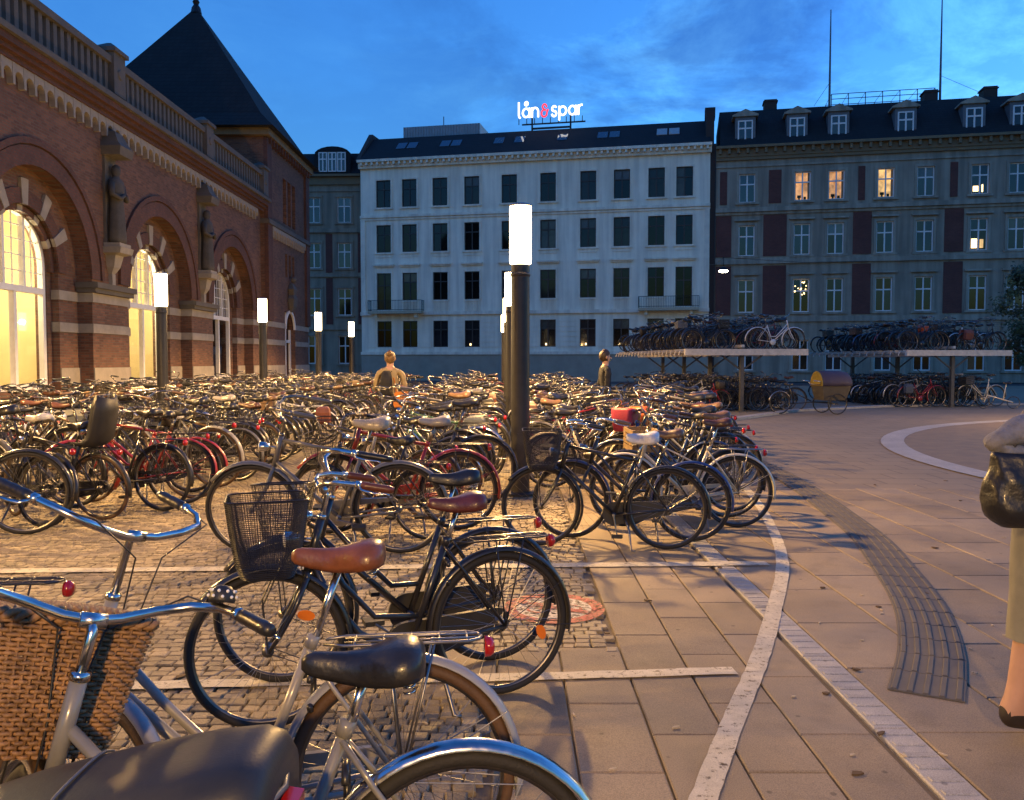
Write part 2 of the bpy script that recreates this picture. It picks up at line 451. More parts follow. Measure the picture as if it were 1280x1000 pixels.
rs = random.Random(3)
def sett_geo(b, x, y, w, d, dz):
    j = lambda: rs.uniform(-0.006, 0.006)
    z = dz
    c = 0.014
    p = [(x + j(), y + j()), (x + w + j(), y + j()), (x + w + j(), y + d + j()), (x + j(), y + d + j())]
    k = len(b.v)
    cx, cy = x + w / 2, y + d / 2
    for (u, v) in p: b.v.append((u, v, -0.045))
    for (u, v) in p: b.v.append((u, v, z - 0.006))
    for (u, v) in p: b.v.append((u + (cx - u) * 0.15, v + (cy - v) * 0.15, z + rs.uniform(-0.002, 0.002)))
    for f in ((0, 1, 5, 4), (1, 2, 6, 5), (2, 3, 7, 6), (3, 0, 4, 7), (4, 5, 9, 8), (5, 6, 10, 9), (6, 7, 11, 10), (7, 4, 8, 11), (8, 9, 10, 11)):
        b.face([k + i for i in f])
proto_setts = []
for i in range(8):
    b = MB(); sett_geo(b, -0.05, -0.033, 0.10 + 0.004 * (i % 3), 0.064, 0.0)
    proto_setts.append(b.mesh('sett', M_SETT))
bulk = MB(); npart = 0; row = 0; y = 0.9
while y < 10.6:
    x = -5.6 + rs.uniform(0, 0.08)
    while x < 0.6:
        w = rs.uniform(0.066, 0.098)
        if in_setts(x + w, y + 0.05):
            ca = (y + 0.05)
            vis = 2.75 < y < 4.9 and -0.60 * ca < x < 0.2 and npart < 300 and not (y < 3.3 and x < -1.2)
            if vis and (y > 3.1 and x > -1.3 or x > -0.75):
                o = add('sett', proto_setts[npart % 8], setts, (x + w / 2, y + 0.036, rs.uniform(-0.004, 0.004)), (rs.uniform(-.02, .02), rs.uniform(-.02, .02), rs.uniform(-.05, .05)))
                o.scale = (w / 0.112, 1, 1); npart += 1
            else:
                sett_geo(bulk, x, y + 0.004, w - 0.006, 0.064, rs.uniform(-0.005, 0.004))
        x += w
    y += 0.072; row += 1
add('sett_field', bulk.mesh('sett_field', M_SETT), setts, kind='stuff')

# slabs left of the granite strip (narrow) and right of it
slab_cache = {}
def slab(x0, x1, y0, y1):
    w, d = round(x1 - x0, 3), round(y1 - y0, 3)
    if (w, d) not in slab_cache:
        b = MB(); b.cbox(-w / 2 + 0.004, w / 2 - 0.004, -d / 2 + 0.004, d / 2 - 0.004, -0.04, 0, 0.006)
        slab_cache[(w, d)] = b.mesh('paving_slab', M_SLAB)
    add('paving_slab', slab_cache[(w, d)], pave, ((x0 + x1) / 2, (y0 + y1) / 2, rs.uniform(-0.0025, 0.0015)), (rs.uniform(-.002, .002), rs.uniform(-.002, .002), 0))
bulk = MB()
def slab_or_bulk(x0, x1, y0, y1):
    global nslab
    if nslab < 290 and abs((x0 + x1) / 2) < 0.66 * y1 + 0.4 and y1 > 2.4: slab(x0, x1, y0, y1); nslab += 1
    else: bulk.cbox(x0 + 0.004, x1 - 0.004, y0 + 0.004, y1 - 0.004, -0.04, rs.uniform(-0.003, 0.0015), 0.006)
nslab = 0
colsL = [-0.08, 0.26, 0.60, 0.92, 1.235, 1.55]
for ci in range(5):
    y = 0.9 + (0.33 if ci % 2 else 0.0)
    x0, x1 = colsL[ci], colsL[ci + 1]
    if ci % 2: slab_or_bulk(x0, x1, 0.9, y)
    while y < 10.5:
        y1 = min(y + 0.66, 10.55)
        if x0 < 0.55:
            if y > 4.55: break
            if y1 > 4.5: y1 = 4.645
        slab_or_bulk(x0, x1, y, y1); y = y1
slab_or_bulk(-0.47, -0.08, 3.985, 4.645)
colsR = [1.745 + 0.518 * i for i in range(15)]
for ci in range(14):
    y = 0.9 + (0.0 if ci % 2 else 0.38)
    x0, x1 = colsR[ci], colsR[ci + 1]
    if not ci % 2: slab_or_bulk(x0, x1, 0.9, y)
    while y < 10.5:
        y1 = min(y + 0.76, 10.55); slab_or_bulk(x0, x1, y, y1); y = y1
add('slab_field', bulk.mesh('slab_field', M_SLAB), pave, kind='stuff')

# granite strip beside the drain slot
strip = add('granite_strip', (lambda b: (b.box(1.575, 1.745, 10.55, 24, -0.045, -0.006), b)[1])(MB()).mesh('granite_strip', M_GRANITE), kind='structure')
y = 0.9
gb = MB(); gb.cbox(-0.08, 0.08, -0.446, 0.446, -0.045, 0, 0.006)
for k in range(9): gb.cbox(-0.062, 0.062, -0.40 + k * 0.1 - 0.02, -0.40 + k * 0.1 + 0.02, 0.0, 0.004, 0.003)
gm = gb.mesh('granite_slab', M_GRANITE)
while y < 10.4:
    add('granite_slab', gm, strip, (1.662, y + 0.45, 0.0)); y += 0.9

def ribbon(name, pts, w, mt, z=0.005, seg=0.0, kind='structure', rough=0.0, seed=1):
    """painted band following a curve, slightly ragged edges"""
    r = random.Random(seed)
    P = [Vector((p[0], p[1], 0)) for p in pts]
    out = []
    for i in range(len(P) - 1):
        p0 = P[max(i - 1, 0)]; p1 = P[i]; p2 = P[i + 1]; p3 = P[min(i + 2, len(P) - 1)]
        for k in range(10):
            t = k / 10
            out.append(0.5 * ((2 * p1) + (p2 - p0) * t + (2 * p0 - 5 * p1 + 4 * p2 - p3) * t * t + (3 * p1 - p0 - 3 * p2 + p3) * t ** 3))
    out.append(P[-1])
    b = MB(); L = []; R = []
    for i, p in enumerate(out):
        t = (out[min(i + 1, len(out) - 1)] - out[max(i - 1, 0)]).normalized(); nrm = Vector((-t.y, t.x, 0))
        L.append(p + nrm * (w / 2 + r.uniform(-rough, rough))); R.append(p - nrm * (w / 2 + r.uniform(-rough, rough)))
    base = 0
    for i in range(len(out) - 1):
        b.poly([(*L[i].xy, z), (*R[i].xy, z), (*R[i + 1].xy, z), (*L[i + 1].xy, z)])
    return add(name, b.mesh(name, mt), kind=kind), out
ribbon('painted_line', [(0.16, 1.6), (0.49, 2.5), (0.70, 3.0), (0.99, 3.68), (1.31, 4.4), (1.64, 5.22), (2.14, 6.58), (2.5, 8.02), (2.86, 9.94), (3.2, 12.5), (3.6, 16), (4.3, 21)], 0.098, M_PAINT, rough=0.003, z=0.006)
ribbon('painted_line', [(-5.3, 6.28), (-3.0, 6.37), (0.0, 6.50), (2.02, 6.58)], 0.13, M_PAINT, rough=0.006, z=0.008, seed=2)
ribbon('painted_line', [(-3.2, 3.98), (-1.85, 4.07), (0.0, 4.18), (1.15, 4.27)], 0.10, M_PAINT, rough=0.005, z=0.008, seed=4)
# tactile guidance strip: plates with raised ribs
tpts = [(1.98, 3.95), (2.33, 4.6), (2.66, 5.4), (2.95, 6.4), (3.25, 7.6), (3.46, 8.9), (3.66, 10.3), (3.80, 11.6), (3.88, 13.2), (3.95, 16), (4.3, 20), (5.2, 25)]
tb, path = ribbon('tactile_strip', tpts, 0.34, M_TACT, z=0.004)
for i in range(len(path) - 1):
    pass
step = 0.30; acc = 0.0; last = path[0]; plates = 0
def along(path, d):
    for i in range(len(path) - 1):
        l = (path[i + 1] - path[i]).length
        if d <= l: return path[i].lerp(path[i + 1], d / l), (path[i + 1] - path[i]).normalized()
        d -= l
    return None, None
d = 0.0
while True:
    p, t = along(path, d + step / 2)
    if p is None or plates > 46: break
    pb = MB()
    pb.cbox(-0.168, 0.168, -step / 2 + 0.003, step / 2 - 0.003, -0.002, 0.007, 0.003)
    for k in range(5):
        x = -0.14 + 0.07 * k
        pb.cbox(x - 0.014, x + 0.014, -step / 2 + 0.008, step / 2 - 0.008, 0.006, 0.013, 0.004)
    add('tactile_plate', pb.mesh('tactile_plate', M_TACT), tb, (p.x, p.y, 0.0), (0, 0, atan2(t.y, t.x) - pi / 2))
    plates += 1; d += step
# pale ring in the pavement on the right, and the kerb by the racks
b = MB()
prof = [(11.22, 0.007), (11.65, 0.007)]
b.lathe(prof, 120, (18.1, 12.2, 0))
add('paved_ring', b.mesh('paved_ring', M_GRANITE), kind='structure')
b = MB()
b.lathe([(0.02, 0.0), (11.22, 0.0)], 120, (18.1, 12.2, 0.004))
add('round_paved_bed', b.mesh('round_paved_bed', mat('brown_gravel', (0.20, 0.155, 0.11), 0.9, bump=0.5, bscale=60, var=0.25, scale=3)), kind='structure')
kerb_pts = [(4.6, 21.5), (6.36, 23.2), (9.29, 27.06), (13.15, 29.6), (19.32, 31.2), (32, 32)]
kb = MB(); pr = None
P = []
for i in range(len(kerb_pts) - 1):
    a, c = Vector(kerb_pts[i]), Vector(kerb_pts[i + 1])
    for k in range(6): P.append(a.lerp(c, k / 6))
P.append(Vector(kerb_pts[-1]))
secs = []
for i, p in enumerate(P):
    t = (P[min(i + 1, len(P) - 1)] - P[max(i - 1, 0)]).normalized(); nrm = Vector((-t.y, t.x))
    a, c = p, p + nrm * 0.28
    secs.append([(a.x, a.y, -0.04), (a.x, a.y, 0.05), (a.x + nrm.x * 0.02, a.y + nrm.y * 0.02, 0.06), (c.x, c.y, 0.06), (c.x, c.y, -0.04)])
kb.loft(secs, closed=True)
add('kerb', kb.mesh('kerb', M_GRANITE), kind='structure')

# red no-cycling roundel painted on the setts
nb = MB()
nb.lathe([(0.245, 0.0), (0.33, 0.0)], 40)
nb.cur = 1
nb.lathe([(0.001, 0.0), (0.245, 0.0)], 40)
nb.cur = 2
for cx in (-0.10, 0.10):
    nb.lathe([(0.062, 0.003), (0.082, 0.003)], 20, (cx, -0.03, 0))
def stroke2d(b, a, c, w, z):
    a, c = Vector(a), Vector(c); t = (c - a).normalized(); n = Vector((-t.y, t.x)) * w / 2
    b.poly([(*(a + n), z), (*(a - n), z), (*(c - n), z), (*(c + n), z)])
for q, (a, c) in enumerate((((-0.10, -0.03), (-0.03, 0.07)), ((-0.03, 0.07), (0.07, 0.07)), ((0.07, 0.07), (0.0, -0.03)), ((0.0, -0.03), (-0.10, -0.03)), ((0.0, -0.03), (-0.04, 0.10)), ((0.10, -0.03), (0.06, 0.11)))):
    stroke2d(nb, a, c, 0.018, 0.0034 + q * 0.0004)
nb.cur = 0
stroke2d(nb, (-0.20, 0.14), (0.20, -0.14), 0.06, 0.006)
add('painted_roundel', nb.mesh('painted_roundel', [M_RED, mat('white_road_symbol', (0.52, 0.46, 0.38), 0.7, var=0.25, scale=14, pos=True, wear=0.6), M_RED]), None, (0.27, 5.38, 0.006), (0, 0, 0.1), kind='structure')

lt_ = MB(); rl_ = random.Random(77)
for k in range(150):
    yy = rl_.uniform(2.6, 12) if k % 2 else rl_.uniform(2.6, 6); xx = rl_.uniform(-2.5, 6.5)
    if abs(xx) > .66 * yy: continue
    a_ = rl_.uniform(0, pi); c_, s_ = cos(a_), sin(a_)
    if k % 3: l_, w_ = rl_.uniform(.012, .02), .004
    else: l_, w_ = rl_.uniform(.015, .035), rl_.uniform(.010, .02)
    lt_.cur = 0 if k % 3 else 1
    lt_.prism([(xx + c_ * u * l_ - s_ * v * w_, yy + s_ * u * l_ + c_ * v * w_) for (u, v) in ((-1, -.8), (0, -1), (1, -.3), (.8, .6), (-.4, 1))], 0.003, 0.009, 'z')
add('litter', lt_.mesh('litter', [mat('cigarette_paper', (0.5, 0.42, 0.3), 0.8), mat('dry_leaf', (0.10, 0.06, 0.025), 0.8)]), kind='stuff', label='cigarette ends and dry leaves scattered on the paving')
# ------------------------------------------------------------------ generic windows and walls
def wall_holes(b, x0, x1, z0, z1, holes, y=0.0, reveal=0.18):
    """front face with rectangular openings and their reveals; hole = (xa, xb, za, zb)"""
    xs = sorted({x0, x1, *[h[0] for h in holes], *[h[1] for h in holes]})
    zs = sorted({z0, z1, *[h[2] for h in holes], *[h[3] for h in holes]})
    for i in range(len(xs) - 1):
        run = None
        for j in range(len(zs) - 1):
            cx, cz = (xs[i] + xs[i + 1]) / 2, (zs[j] + zs[j + 1]) / 2
            inside = any(h[0] < cx < h[1] and h[2] < cz < h[3] for h in holes)
            if not inside:
                b.poly([(xs[i], y, zs[j]), (xs[i + 1], y, zs[j]), (xs[i + 1], y, zs[j + 1]), (xs[i], y, zs[j + 1])])
    for (a, c, d, e) in holes:
        r = y + reveal
        b.poly([(a, y, d), (a, y, e), (a, r, e), (a, r, d)]); b.poly([(c, y, e), (c, y, d), (c, r, d), (c, r, e)])
        b.poly([(a, y, d), (a, r, d), (c, r, d), (c, y, d)]); b.poly([(a, y, e), (c, y, e), (c, r, e), (a, r, e)])

WCACHE = {}
def window(parent, cx, z0, z1, w, y, frame, pane=None, split=0.64, fw=0.06, kind='cross'):
    """frame with a cross of glazing bars; every pane a sub-part"""
    h = z1 - z0; key = (round(w, 2), round(h, 2), frame.name, kind)
    if key not in WCACHE:
        b = MB(); t = 0.05
        b.box(-w / 2, -w / 2 + fw, -t, t, 0, h); b.box(w / 2 - fw, w / 2, -t, t, 0, h)
        b.box(-w / 2 + fw, w / 2 - fw, -t, t, 0, fw); b.box(-w / 2 + fw, w / 2 - fw, -t, t, h - fw, h)
        b.box(-fw * 0.6, fw * 0.6, -t * 1.1, t * 1.1, fw, h - fw)
        zs = h * split
        b.box(-w / 2 + fw, -fw * 0.6, -t * 1.2, t * 1.2, zs - fw * 0.6, zs + fw * 0.6); b.box(fw * 0.6, w / 2 - fw, -t * 1.2, t * 1.2, zs - fw * 0.6, zs + fw * 0.6)
        pw = w / 2 - fw * 1.6
        p1 = MB(); p1.box(-pw / 2, pw / 2, -0.012, 0.012, 0, zs - fw * 1.6)
        p2 = MB(); p2.box(-pw / 2, pw / 2, -0.012, 0.012, 0, h - fw - zs - fw * 0.6)
        WCACHE[key] = (b.mesh('window', frame), p1, p2, pw, zs, {})
    fm, p1, p2, pw, zs, pc = WCACHE[key]
    pane = pane or (M_SKYPANE if frame is M_WHITEFRAME else M_DARKPANE)
    if pane.name not in pc: pc[pane.name] = (p1.mesh('pane', pane), p2.mesh('pane', pane))
    f = add('window', fm, parent, (cx, y, z0))
    lo, hi = pc[pane.name]
    cur_ = random.random(); tone = 0.010 if cur_ < .6 else (0.03 if cur_ < .85 else 0.09); tint_ = random.uniform(.75, 1.0)
    px = pw / 2 + fw * 0.6
    for sx in (-1, 1):
        for (me, zz) in ((lo, fw), (hi, zs + fw * 0.6)):
            o = add('pane', me, f, (sx * px, 0.01, zz), (random.uniform(-.012, .012), 0, random.uniform(-.012, .012)))
            tt = tone * random.uniform(.8, 1.2)
            if cur_ > .9 and me is lo: tt = 0.02
            if .5 < cur_ < .58 and me is hi: tt = 0.12
            if .3 < cur_ < .38 and sx < 0: tt = 0.09
            o.color = (tt, tt * .95, tt * tint_, 1)
    return f
def part(name, parent, mt, *boxes, smooth=False):
    b = MB()
    for q in boxes: b.box(*q)
    return add(name, b.mesh(name, mt, smooth), parent)

# ------------------------------------------------------------------ the white house
ANG = atan2(-6, 29.1)
W0 = thing('apartment_house', 'five storey white plaster house with dark windows and neon letters on its roof', 'building', (-13.2, 74, 0), (0, 0, ANG))
LW = 29.68
wc = [2.10, 4.45, 7.20, 10.0, 13.25, 16.55, 19.9, 22.66, 25.45, 27.68]
rowsW = [(2.85, 5.12), (6.9, 9.28), (11.05, 13.42), (14.92, 17.28)]
holes = []
for i, x in enumerate(wc):
    for j, (a, c) in enumerate(rowsW):
        if j == 1 and i in (0, 9): a = 6.10
        holes.append((x - 0.66, x + 0.66, a, c))
b = MB(); wall_holes(b, 0, LW, 2.35, 18.3, holes)
b.box(0, LW, 0.30, 12, 2.35, 18.3)
add('wall', b.mesh('wall', M_WHITEWALL), W0)
part('plinth', W0, M_PLINTH, (-0.02, LW + 0.02, -0.06, 12, -0.05, 2.2))
part('string_course', W0, M_WHITETRIM, (-0.05, LW + 0.05, -0.16, 0.28, 2.2, 2.45))
for z, hgt, out in ((5.62, 0.30, 0.22), (14.05, 0.22, 0.18), (13.85, 0.14, 0.10)):
    part('string_course', W0, M_WHITETRIM, (-0.03, LW + 0.03, -out, 0.02, z, z + hgt))
b = MB(); b.box(-0.1, LW + 0.1, -0.28, 0.1, 18.3, 18.5); b.box(-0.12, LW + 0.12, -0.62, 0.1, 18.78, 19.0); b.box(-0.1, LW + 0.1, -0.30, 0.1, 18.5, 18.78)
add('cornice', b.mesh('cornice', M_WHITETRIM), W0)
bb = MB(); bb.box(-0.09, 0.09, -0.56, -0.302, 18.52, 18.775); bm_ = bb.mesh('bracket', M_WHITETRIM)
for k in range(60): add('bracket', bm_, W0, (0.25 + k * 0.495, 0, 0))
# rusticated joints of the ground floor and corner pilasters
for k in range(6):
    z = 2.85 + k * 0.42
    segs = []; xs = [0.4] + sum([[x - 0.8, x + 0.8] for x in wc], []) + [LW - 0.4]
    for q in range(0, len(xs), 2): part('rusticated_block', W0, M_WHITEWALL, (xs[q], xs[q + 1], -0.045, 0.01, z, z + 0.38))
for x in (0.0, LW - 0.42): part('pilaster', W0, M_WHITETRIM, (x, x + 0.42, -0.10, 0.02, 5.92, 13.84))
for i, x in enumerate(wc):
    for j, (a, c) in enumerate(rowsW):
        door = j == 1 and i in (0, 9)
        z0 = 6.10 if door else a
        window(W0, x, z0, c, 1.32, 0.14, M_DARKFRAME, split=0.66, fw=0.075)
        if j == 3 or j == 2:
            t = 0.12; b = MB()
            b.box(x - 0.80, x - 0.66, -0.07, 0.02, a, c); b.box(x + 0.66, x + 0.80, -0.07, 0.02, a, c)
            b.box(x - 0.80, x + 0.80, -0.07, 0.02, c, c + 0.14)
            b.box(x - 0.86, x + 0.86, -0.14, 0.02, a - 0.14, a)
            add('window_surround', b.mesh('window_surround', M_WHITETRIM), W0)
            if j == 2: part('apron_panel', W0, M_WHITETRIM, (x - 0.72, x + 0.72, -0.05, 0.02, a - 0.42, a - 0.16))
        if j == 1:
            b = MB(); b.box(x - 0.95, x + 0.95, -0.26, 0.02, c + 0.62, c + 0.76); b.box(x - 0.88, x + 0.88, -0.14, 0.02, c + 0.5, c + 0.62)
            b.box(x - 0.80, x - 0.66, -0.06, 0.02, z0, c + 0.12); b.box(x + 0.66, x + 0.80, -0.06, 0.02, z0, c + 0.12)
            add('window_hood', b.mesh('window_hood', M_WHITETRIM), W0)
            if not door:
                b = MB(); b.box(x - 0.72, x + 0.72, -0.10, 0.02, a - 0.14, a)
                for q in range(9): b.box(x - 0.64 + q * 0.15, x - 0.56 + q * 0.15, -0.06, 0.02, 5.94, a - 0.14)
                add('balustrade_panel', b.mesh('balustrade_panel', M_WHITETRIM), W0)
for x in (16.55, 19.9, 22.66, 10.0):
    for k in range(1):
        part('window_candle', W0, M_CANDLE, (x - 0.22, x - 0.10, 0.04, 0.08, 2.98, 3.15))
for (a, c) in ((0.95, 5.75), (24.1, 28.9)):
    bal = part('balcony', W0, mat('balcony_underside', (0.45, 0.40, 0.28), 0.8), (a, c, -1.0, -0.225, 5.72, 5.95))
    b = MB()
    for zz in (6.85, 6.05): b.tube([(a, -0.1, zz), (a, -0.96, zz), (c, -0.96, zz), (c, -0.1, zz)], 0.022, 5)
    n = int((c - a) / 0.13)
    for q in range(n + 1): b.tube([(a + (c - a) * q / n, -0.96, 5.95), (a + (c - a) * q / n, -0.96, 6.85)], 0.011, 4)
    for q in range(7):
        for xx in (a, c): b.tube([(xx, -0.1 - 0.13 * q, 5.95), (xx, -0.1 - 0.13 * q, 6.85)], 0.011, 4)
    add('railing', b.mesh('railing', M_IRON), bal)
    for xx in (a + 0.6, c - 0.6): part('console', W0, M_WHITETRIM, (xx - 0.12, xx + 0.12, -0.7, -0.23, 5.40, 5.72))
b = MB(); b.prism([(-0.35, 19.0), (9.0, 19.0), (9.0, 21.7), (3.2, 21.7)], 0.0, LW, 'x')
add('roof', b.mesh('roof', M_SLATE), W0)
b = MB(); b.box(LW - 0.35, LW + 0.30, 0.6, 8.8, 19.0, 21.75); b.box(LW - 0.42, LW + 0.42, 2.2, 3.4, 21.7, 22.5)
add('party_wall', b.mesh('party_wall', mat('dark_brick', (0.05, 0.035, 0.03), 0.9)), W0)
b = MB(); b.prism([(-0.3, 19.0), (3.0, 22.1), (9, 22.1), (9, 19.0)], -0.35, 0.0, 'x')
add('gable_wall', b.mesh('gable_wall', MATS['dark_brick']), W0)
part('roof_plant_room', W0, M_ZINC, (2.4, 9.6, 4.5, 8.5, 21.7, 23.0))
b = MB()
for k in range(28): b.box(2.45 + k * 0.257, 2.53 + k * 0.257, 4.44, 4.5, 21.75, 22.98)
add('roof_plant_ribs', b.mesh('roof_plant_ribs', M_ZINC), W0)
for k, x in enumerate((3.2, 4.2, 7.2, 8.2, 12.0, 13.8, 17.5, 20.9, 21.9, 25.8, 26.8)):
    # skylights lie on the roof slope: slope 2.7 over 3.55
    t0, t1 = (0.45, 0.72)
    p = lambda t, o=0.05: (-0.35 + 3.55 * t - o * 0.6, 19.0 + 2.7 * t + o * 0.8)
    b = MB(); a, c = p(t0), p(t1); a2, c2 = p(t0, -0.02), p(t1, -0.02)
    b.prism([a, c, c2, a2], x - 0.42, x + 0.42, 'x')
    lit = x in (25.8, 26.8)  # these two skylights get a plain pale colour
    add('skylight', b.mesh('skylight', mat('skylight_glass', (0.05, 0.07, 0.09), 0.05, spec=0.8) if not lit else mat('pale_skylight', (0.45, 0.42, 0.40), 0.6)), W0)
b = MB(); b.tube([(5.8, 6, 23.0), (5.8, 6, 24.2)], 0.04, 5); add('roof_vent', b.mesh('roof_vent', M_IRON), W0)

# neon letters on the roof of the white house
SG = thing('rooftop_sign', 'glowing white rooftop letters reading lån & spar with a red ampersand', 'sign', (0, 0, 0), (0, 0, 0))
SG.location = W0.matrix_basis @ Vector((0, 0, 0)); SG.rotation_euler = (0, 0, ANG)
def lp(*p): return list(p)
Xh = 1.0
GL = {
 'l': ([[(0.0, 1.55), (0.0, 0.25), (0.05, 0.08), (0.2, 0.0)]], 0.35),
 'a': ([arc(0.42, 0.48, 0.42, 0, 2 * pi, 18), [(0.84, 0.95), (0.84, 0.0)]], 1.02),
 'å': ([arc(0.42, 0.48, 0.42, 0, 2 * pi, 18), [(0.84, 0.95), (0.84, 0.0)], arc(0.45, 1.38, 0.17, 0, 2 * pi, 12)], 1.02),
 'n': ([[(0.0, 0.95), (0.0, 0.0)], [(0.0, 0.5)] + arc(0.38, 0.55, 0.38, pi, 0, 10) + [(0.76, 0.0)]], 1.0),
 '&': ([arc(0.40, 0.98, 0.24, -0.2, pi * 1.35, 10) + [(0.42, 0.72)], [(0.42, 0.66)] + arc(0.36, 0.34, 0.34, pi * 0.6, pi * 2.05, 14) + [(0.78, 0.62), (0.86, 0.72)], [(0.42, 0.66), (0.62, 0.66)]], 1.12),
 's': ([arc(0.34, 0.72, 0.26, pi * 0.15, pi * 1.25, 9) + [(0.34, 0.48)] + arc(0.32, 0.25, 0.27, pi * 0.40, -pi * 0.95, 9)], 0.82),
 'p': ([arc(0.42, 0.48, 0.42, 0, 2 * pi, 18), [(0.0, 0.95), (0.0, -0.42)]], 1.04),
 'r': ([[(0.0, 0.95), (0.0, 0.0)], [(0.0, 0.5), (0.08, 0.8), (0.28, 0.95), (0.5, 0.95)]], 0.6),
}
x = 13.35; SC = 0.88; ZB = 22.95
for ch in 'lån&spar':
    strokes, adv = GL[ch]
    b = MB()
    for st in strokes:
        cl = len(st) > 12 and hypot(st[0][0] - st[-1][0], st[0][1] - st[-1][1]) < 1e-3
        b.tube([(x + p[0] * SC * 0.81, 3.6, ZB + p[1] * SC * 1.0) for p in (st[:-1] if cl else st)], 0.082 if ch != '&' else 0.075, 8, closed=cl)
    add('letter', b.mesh('letter', M_SIGNR if ch == '&' else M_SIGNW, True), SG)
    x += adv * 0.715 + 0.10
b = MB()
for xx in (14.5, 17.9): b.box(xx - 0.07, xx + 0.07, 3.75, 3.89, 21.68, 23.2)
b.box(13.6, 19.2, 3.76, 3.84, 22.35, 22.47); b.box(14.5, 17.9, 3.75, 3.9, 21.95, 22.10)
for k in range(9): b.box(13.3 + k * 0.7, 13.36 + k * 0.7, 3.70, 3.78, 22.40, 22.9)
add('support_frame', b.mesh('support_frame', M_IRON), SG)

# ------------------------------------------------------------------ the red brick and grey house on the right
R0 = thing('apartment_house', 'red brick and grey stone house with white window crosses, dormers and roof masts', 'building', tuple(Vector((-13.2, 74, 0)) + Vector((cos(ANG), sin(ANG), 0)) * (LW + 0.45)), (0, 0, ANG))
XO = LW + 0.45
LR = 34.0
rc = [32.55, 36.74, 39.25, 42.85, 45.70, 49.50, 52.10, 55.9, 58.5, 62.0]
rc = [x - XO for x in rc]
rowsR = [(0.9, 3.3), (5.5, 8.12), (10.0, 12.42), (14.22, 16.46)]
holes = [(x - 0.62, x + 0.62, a, c) for x in rc for (a, c) in rowsR]
b = MB(); wall_holes(b, 0, LR, 0, 17.55, holes); b.box(0, LR, 0.30, 12, 0, 17.55)
add('wall', b.mesh('wall', M_GREYWALL), R0)
for (a, c, zz) in ((29.95, 31.37, 0), (33.83, 35.59, 0), (40.53, 41.88, 0), (47.09, 48.43, 0), (53.7, 54.7, 0), (60.0, 61.2, 0)):
    for (z0, z1) in ((5.3, 9.2), (9.95, 13.2)):
        part('brick_panel', R0, M_REDBRICK, (max(a, XO + 0.05) - XO, c - XO, -0.06, 0.02, z0, z1))
for (a, c) in ((30.45, 31.0), (34.2, 35.15), (40.85, 41.35), (47.42, 47.95), (54.0, 54.5), (60.2, 60.8)):
    part('brick_panel', R0, M_REDBRICK, (a - XO, c - XO, -0.05, 0.02, 14.1, 16.7))
for (z, h_, o_) in ((4.75, 0.42, 0.16), (9.35, 0.32, 0.2), (9.68, 0.16, 0.10), (13.25, 0.20, 0.12), (13.46, 0.34, 0.28), (17.0, 0.14, 0.10)):
    part('string_course', R0, M_GREYTRIM, (0, LR, -o_, 0.02, z, z + h_))
b = MB(); b.box(0, LR, -0.18, 0.1, 17.55, 17.8); b.box(0, LR, -0.62, 0.1, 18.42, 18.62); b.box(0, LR, -0.26, 0.1, 17.8, 18.42)
add('cornice', b.mesh('cornice', M_OCHRE), R0)
bb = MB(); bb.box(-0.1, 0.1, -0.52, -0.262, 18.02, 18.415); bm_ = bb.mesh('bracket', M_OCHRE)
for k in range(48): add('bracket', bm_, R0, (0.3 + k * 0.7, 0, 0))
LIT = {(1, 3): M_LITPANE, (2, 3): M_LITPANE, (3, 3): M_LITPANE2}
for i, x in enumerate(rc):
    for j, (a, c) in enumerate(rowsR):
        lit_ = LIT.get((i, j))
        window(R0, x, a, c, 1.24, 0.10 if lit_ else 0.14, M_WHITEFRAME, M_GLASS if lit_ else None, split=0.64, fw=0.085)
        if lit_:
            part('lit_room', R0, lit_, (x - 0.6, x + 0.6, 0.27, 0.29, a, c))
            for s_ in (-1, 1):
                cb_ = MB(); cb_.loft([[(x + s_ * (0.60 - 0.04 * q), 0.20 + 0.03 * (q % 2), a + 0.05), (x + s_ * (0.60 - 0.04 * q), 0.20 + 0.03 * (q % 2), c - 0.05)] for q in range(6 if s_ > 0 else 4)], closed=False)
                add('curtain', cb_.mesh('curtain', mat('room_curtain', (0.35, 0.27, 0.18), 0.9)), R0)
            part('window_plant', R0, mat('plant_silhouette', (0.02, 0.03, 0.015), 0.8), (x - 0.28, x - 0.16, 0.19, 0.25, a, a + 0.25), (x - 0.36, x - 0.08, 0.18, 0.26, a + 0.25, a + 0.45), (x + 0.12, x + 0.30, 0.19, 0.25, a, a + 0.33))
        b = MB(); b.box(x - 0.80, x - 0.62, -0.08, 0.02, a, c); b.box(x + 0.62, x + 0.80, -0.08, 0.02, a, c); b.box(x - 0.80, x + 0.80, -0.08, 0.02, c, c + 0.2)
        b.box(x - 0.9, x + 0.9, -0.16, 0.02, a - 0.16, a)
        if j in (1, 2): b.box(x - 0.95, x + 0.95, -0.24, 0.02, c + 0.34, c + 0.48)
        add('window_surround', b.mesh('window_surround', M_GREYTRIM), R0)
part('lit_lamp_shade', R0, M_CANDLE, (rc[5] - 0.45, rc[5] - 0.10, 0.07, 0.09, 14.45, 14.85))
part('lit_lamp_shade', R0, M_CANDLE, (rc[5] + 0.15, rc[5] + 0.24, 0.07, 0.09, 14.40, 14.95))
part('lit_lamp_shade', R0, M_CANDLE, (rc[5] - 0.48, rc[5] - 0.10, 0.07, 0.09, 10.2, 10.9))
part('lit_lamp_shade', R0, M_LITPANE2, (rc[5] + 0.10, rc[5] + 0.35, 0.07, 0.09, 10.2, 10.85))
b = MB()
rl = random.Random(5)
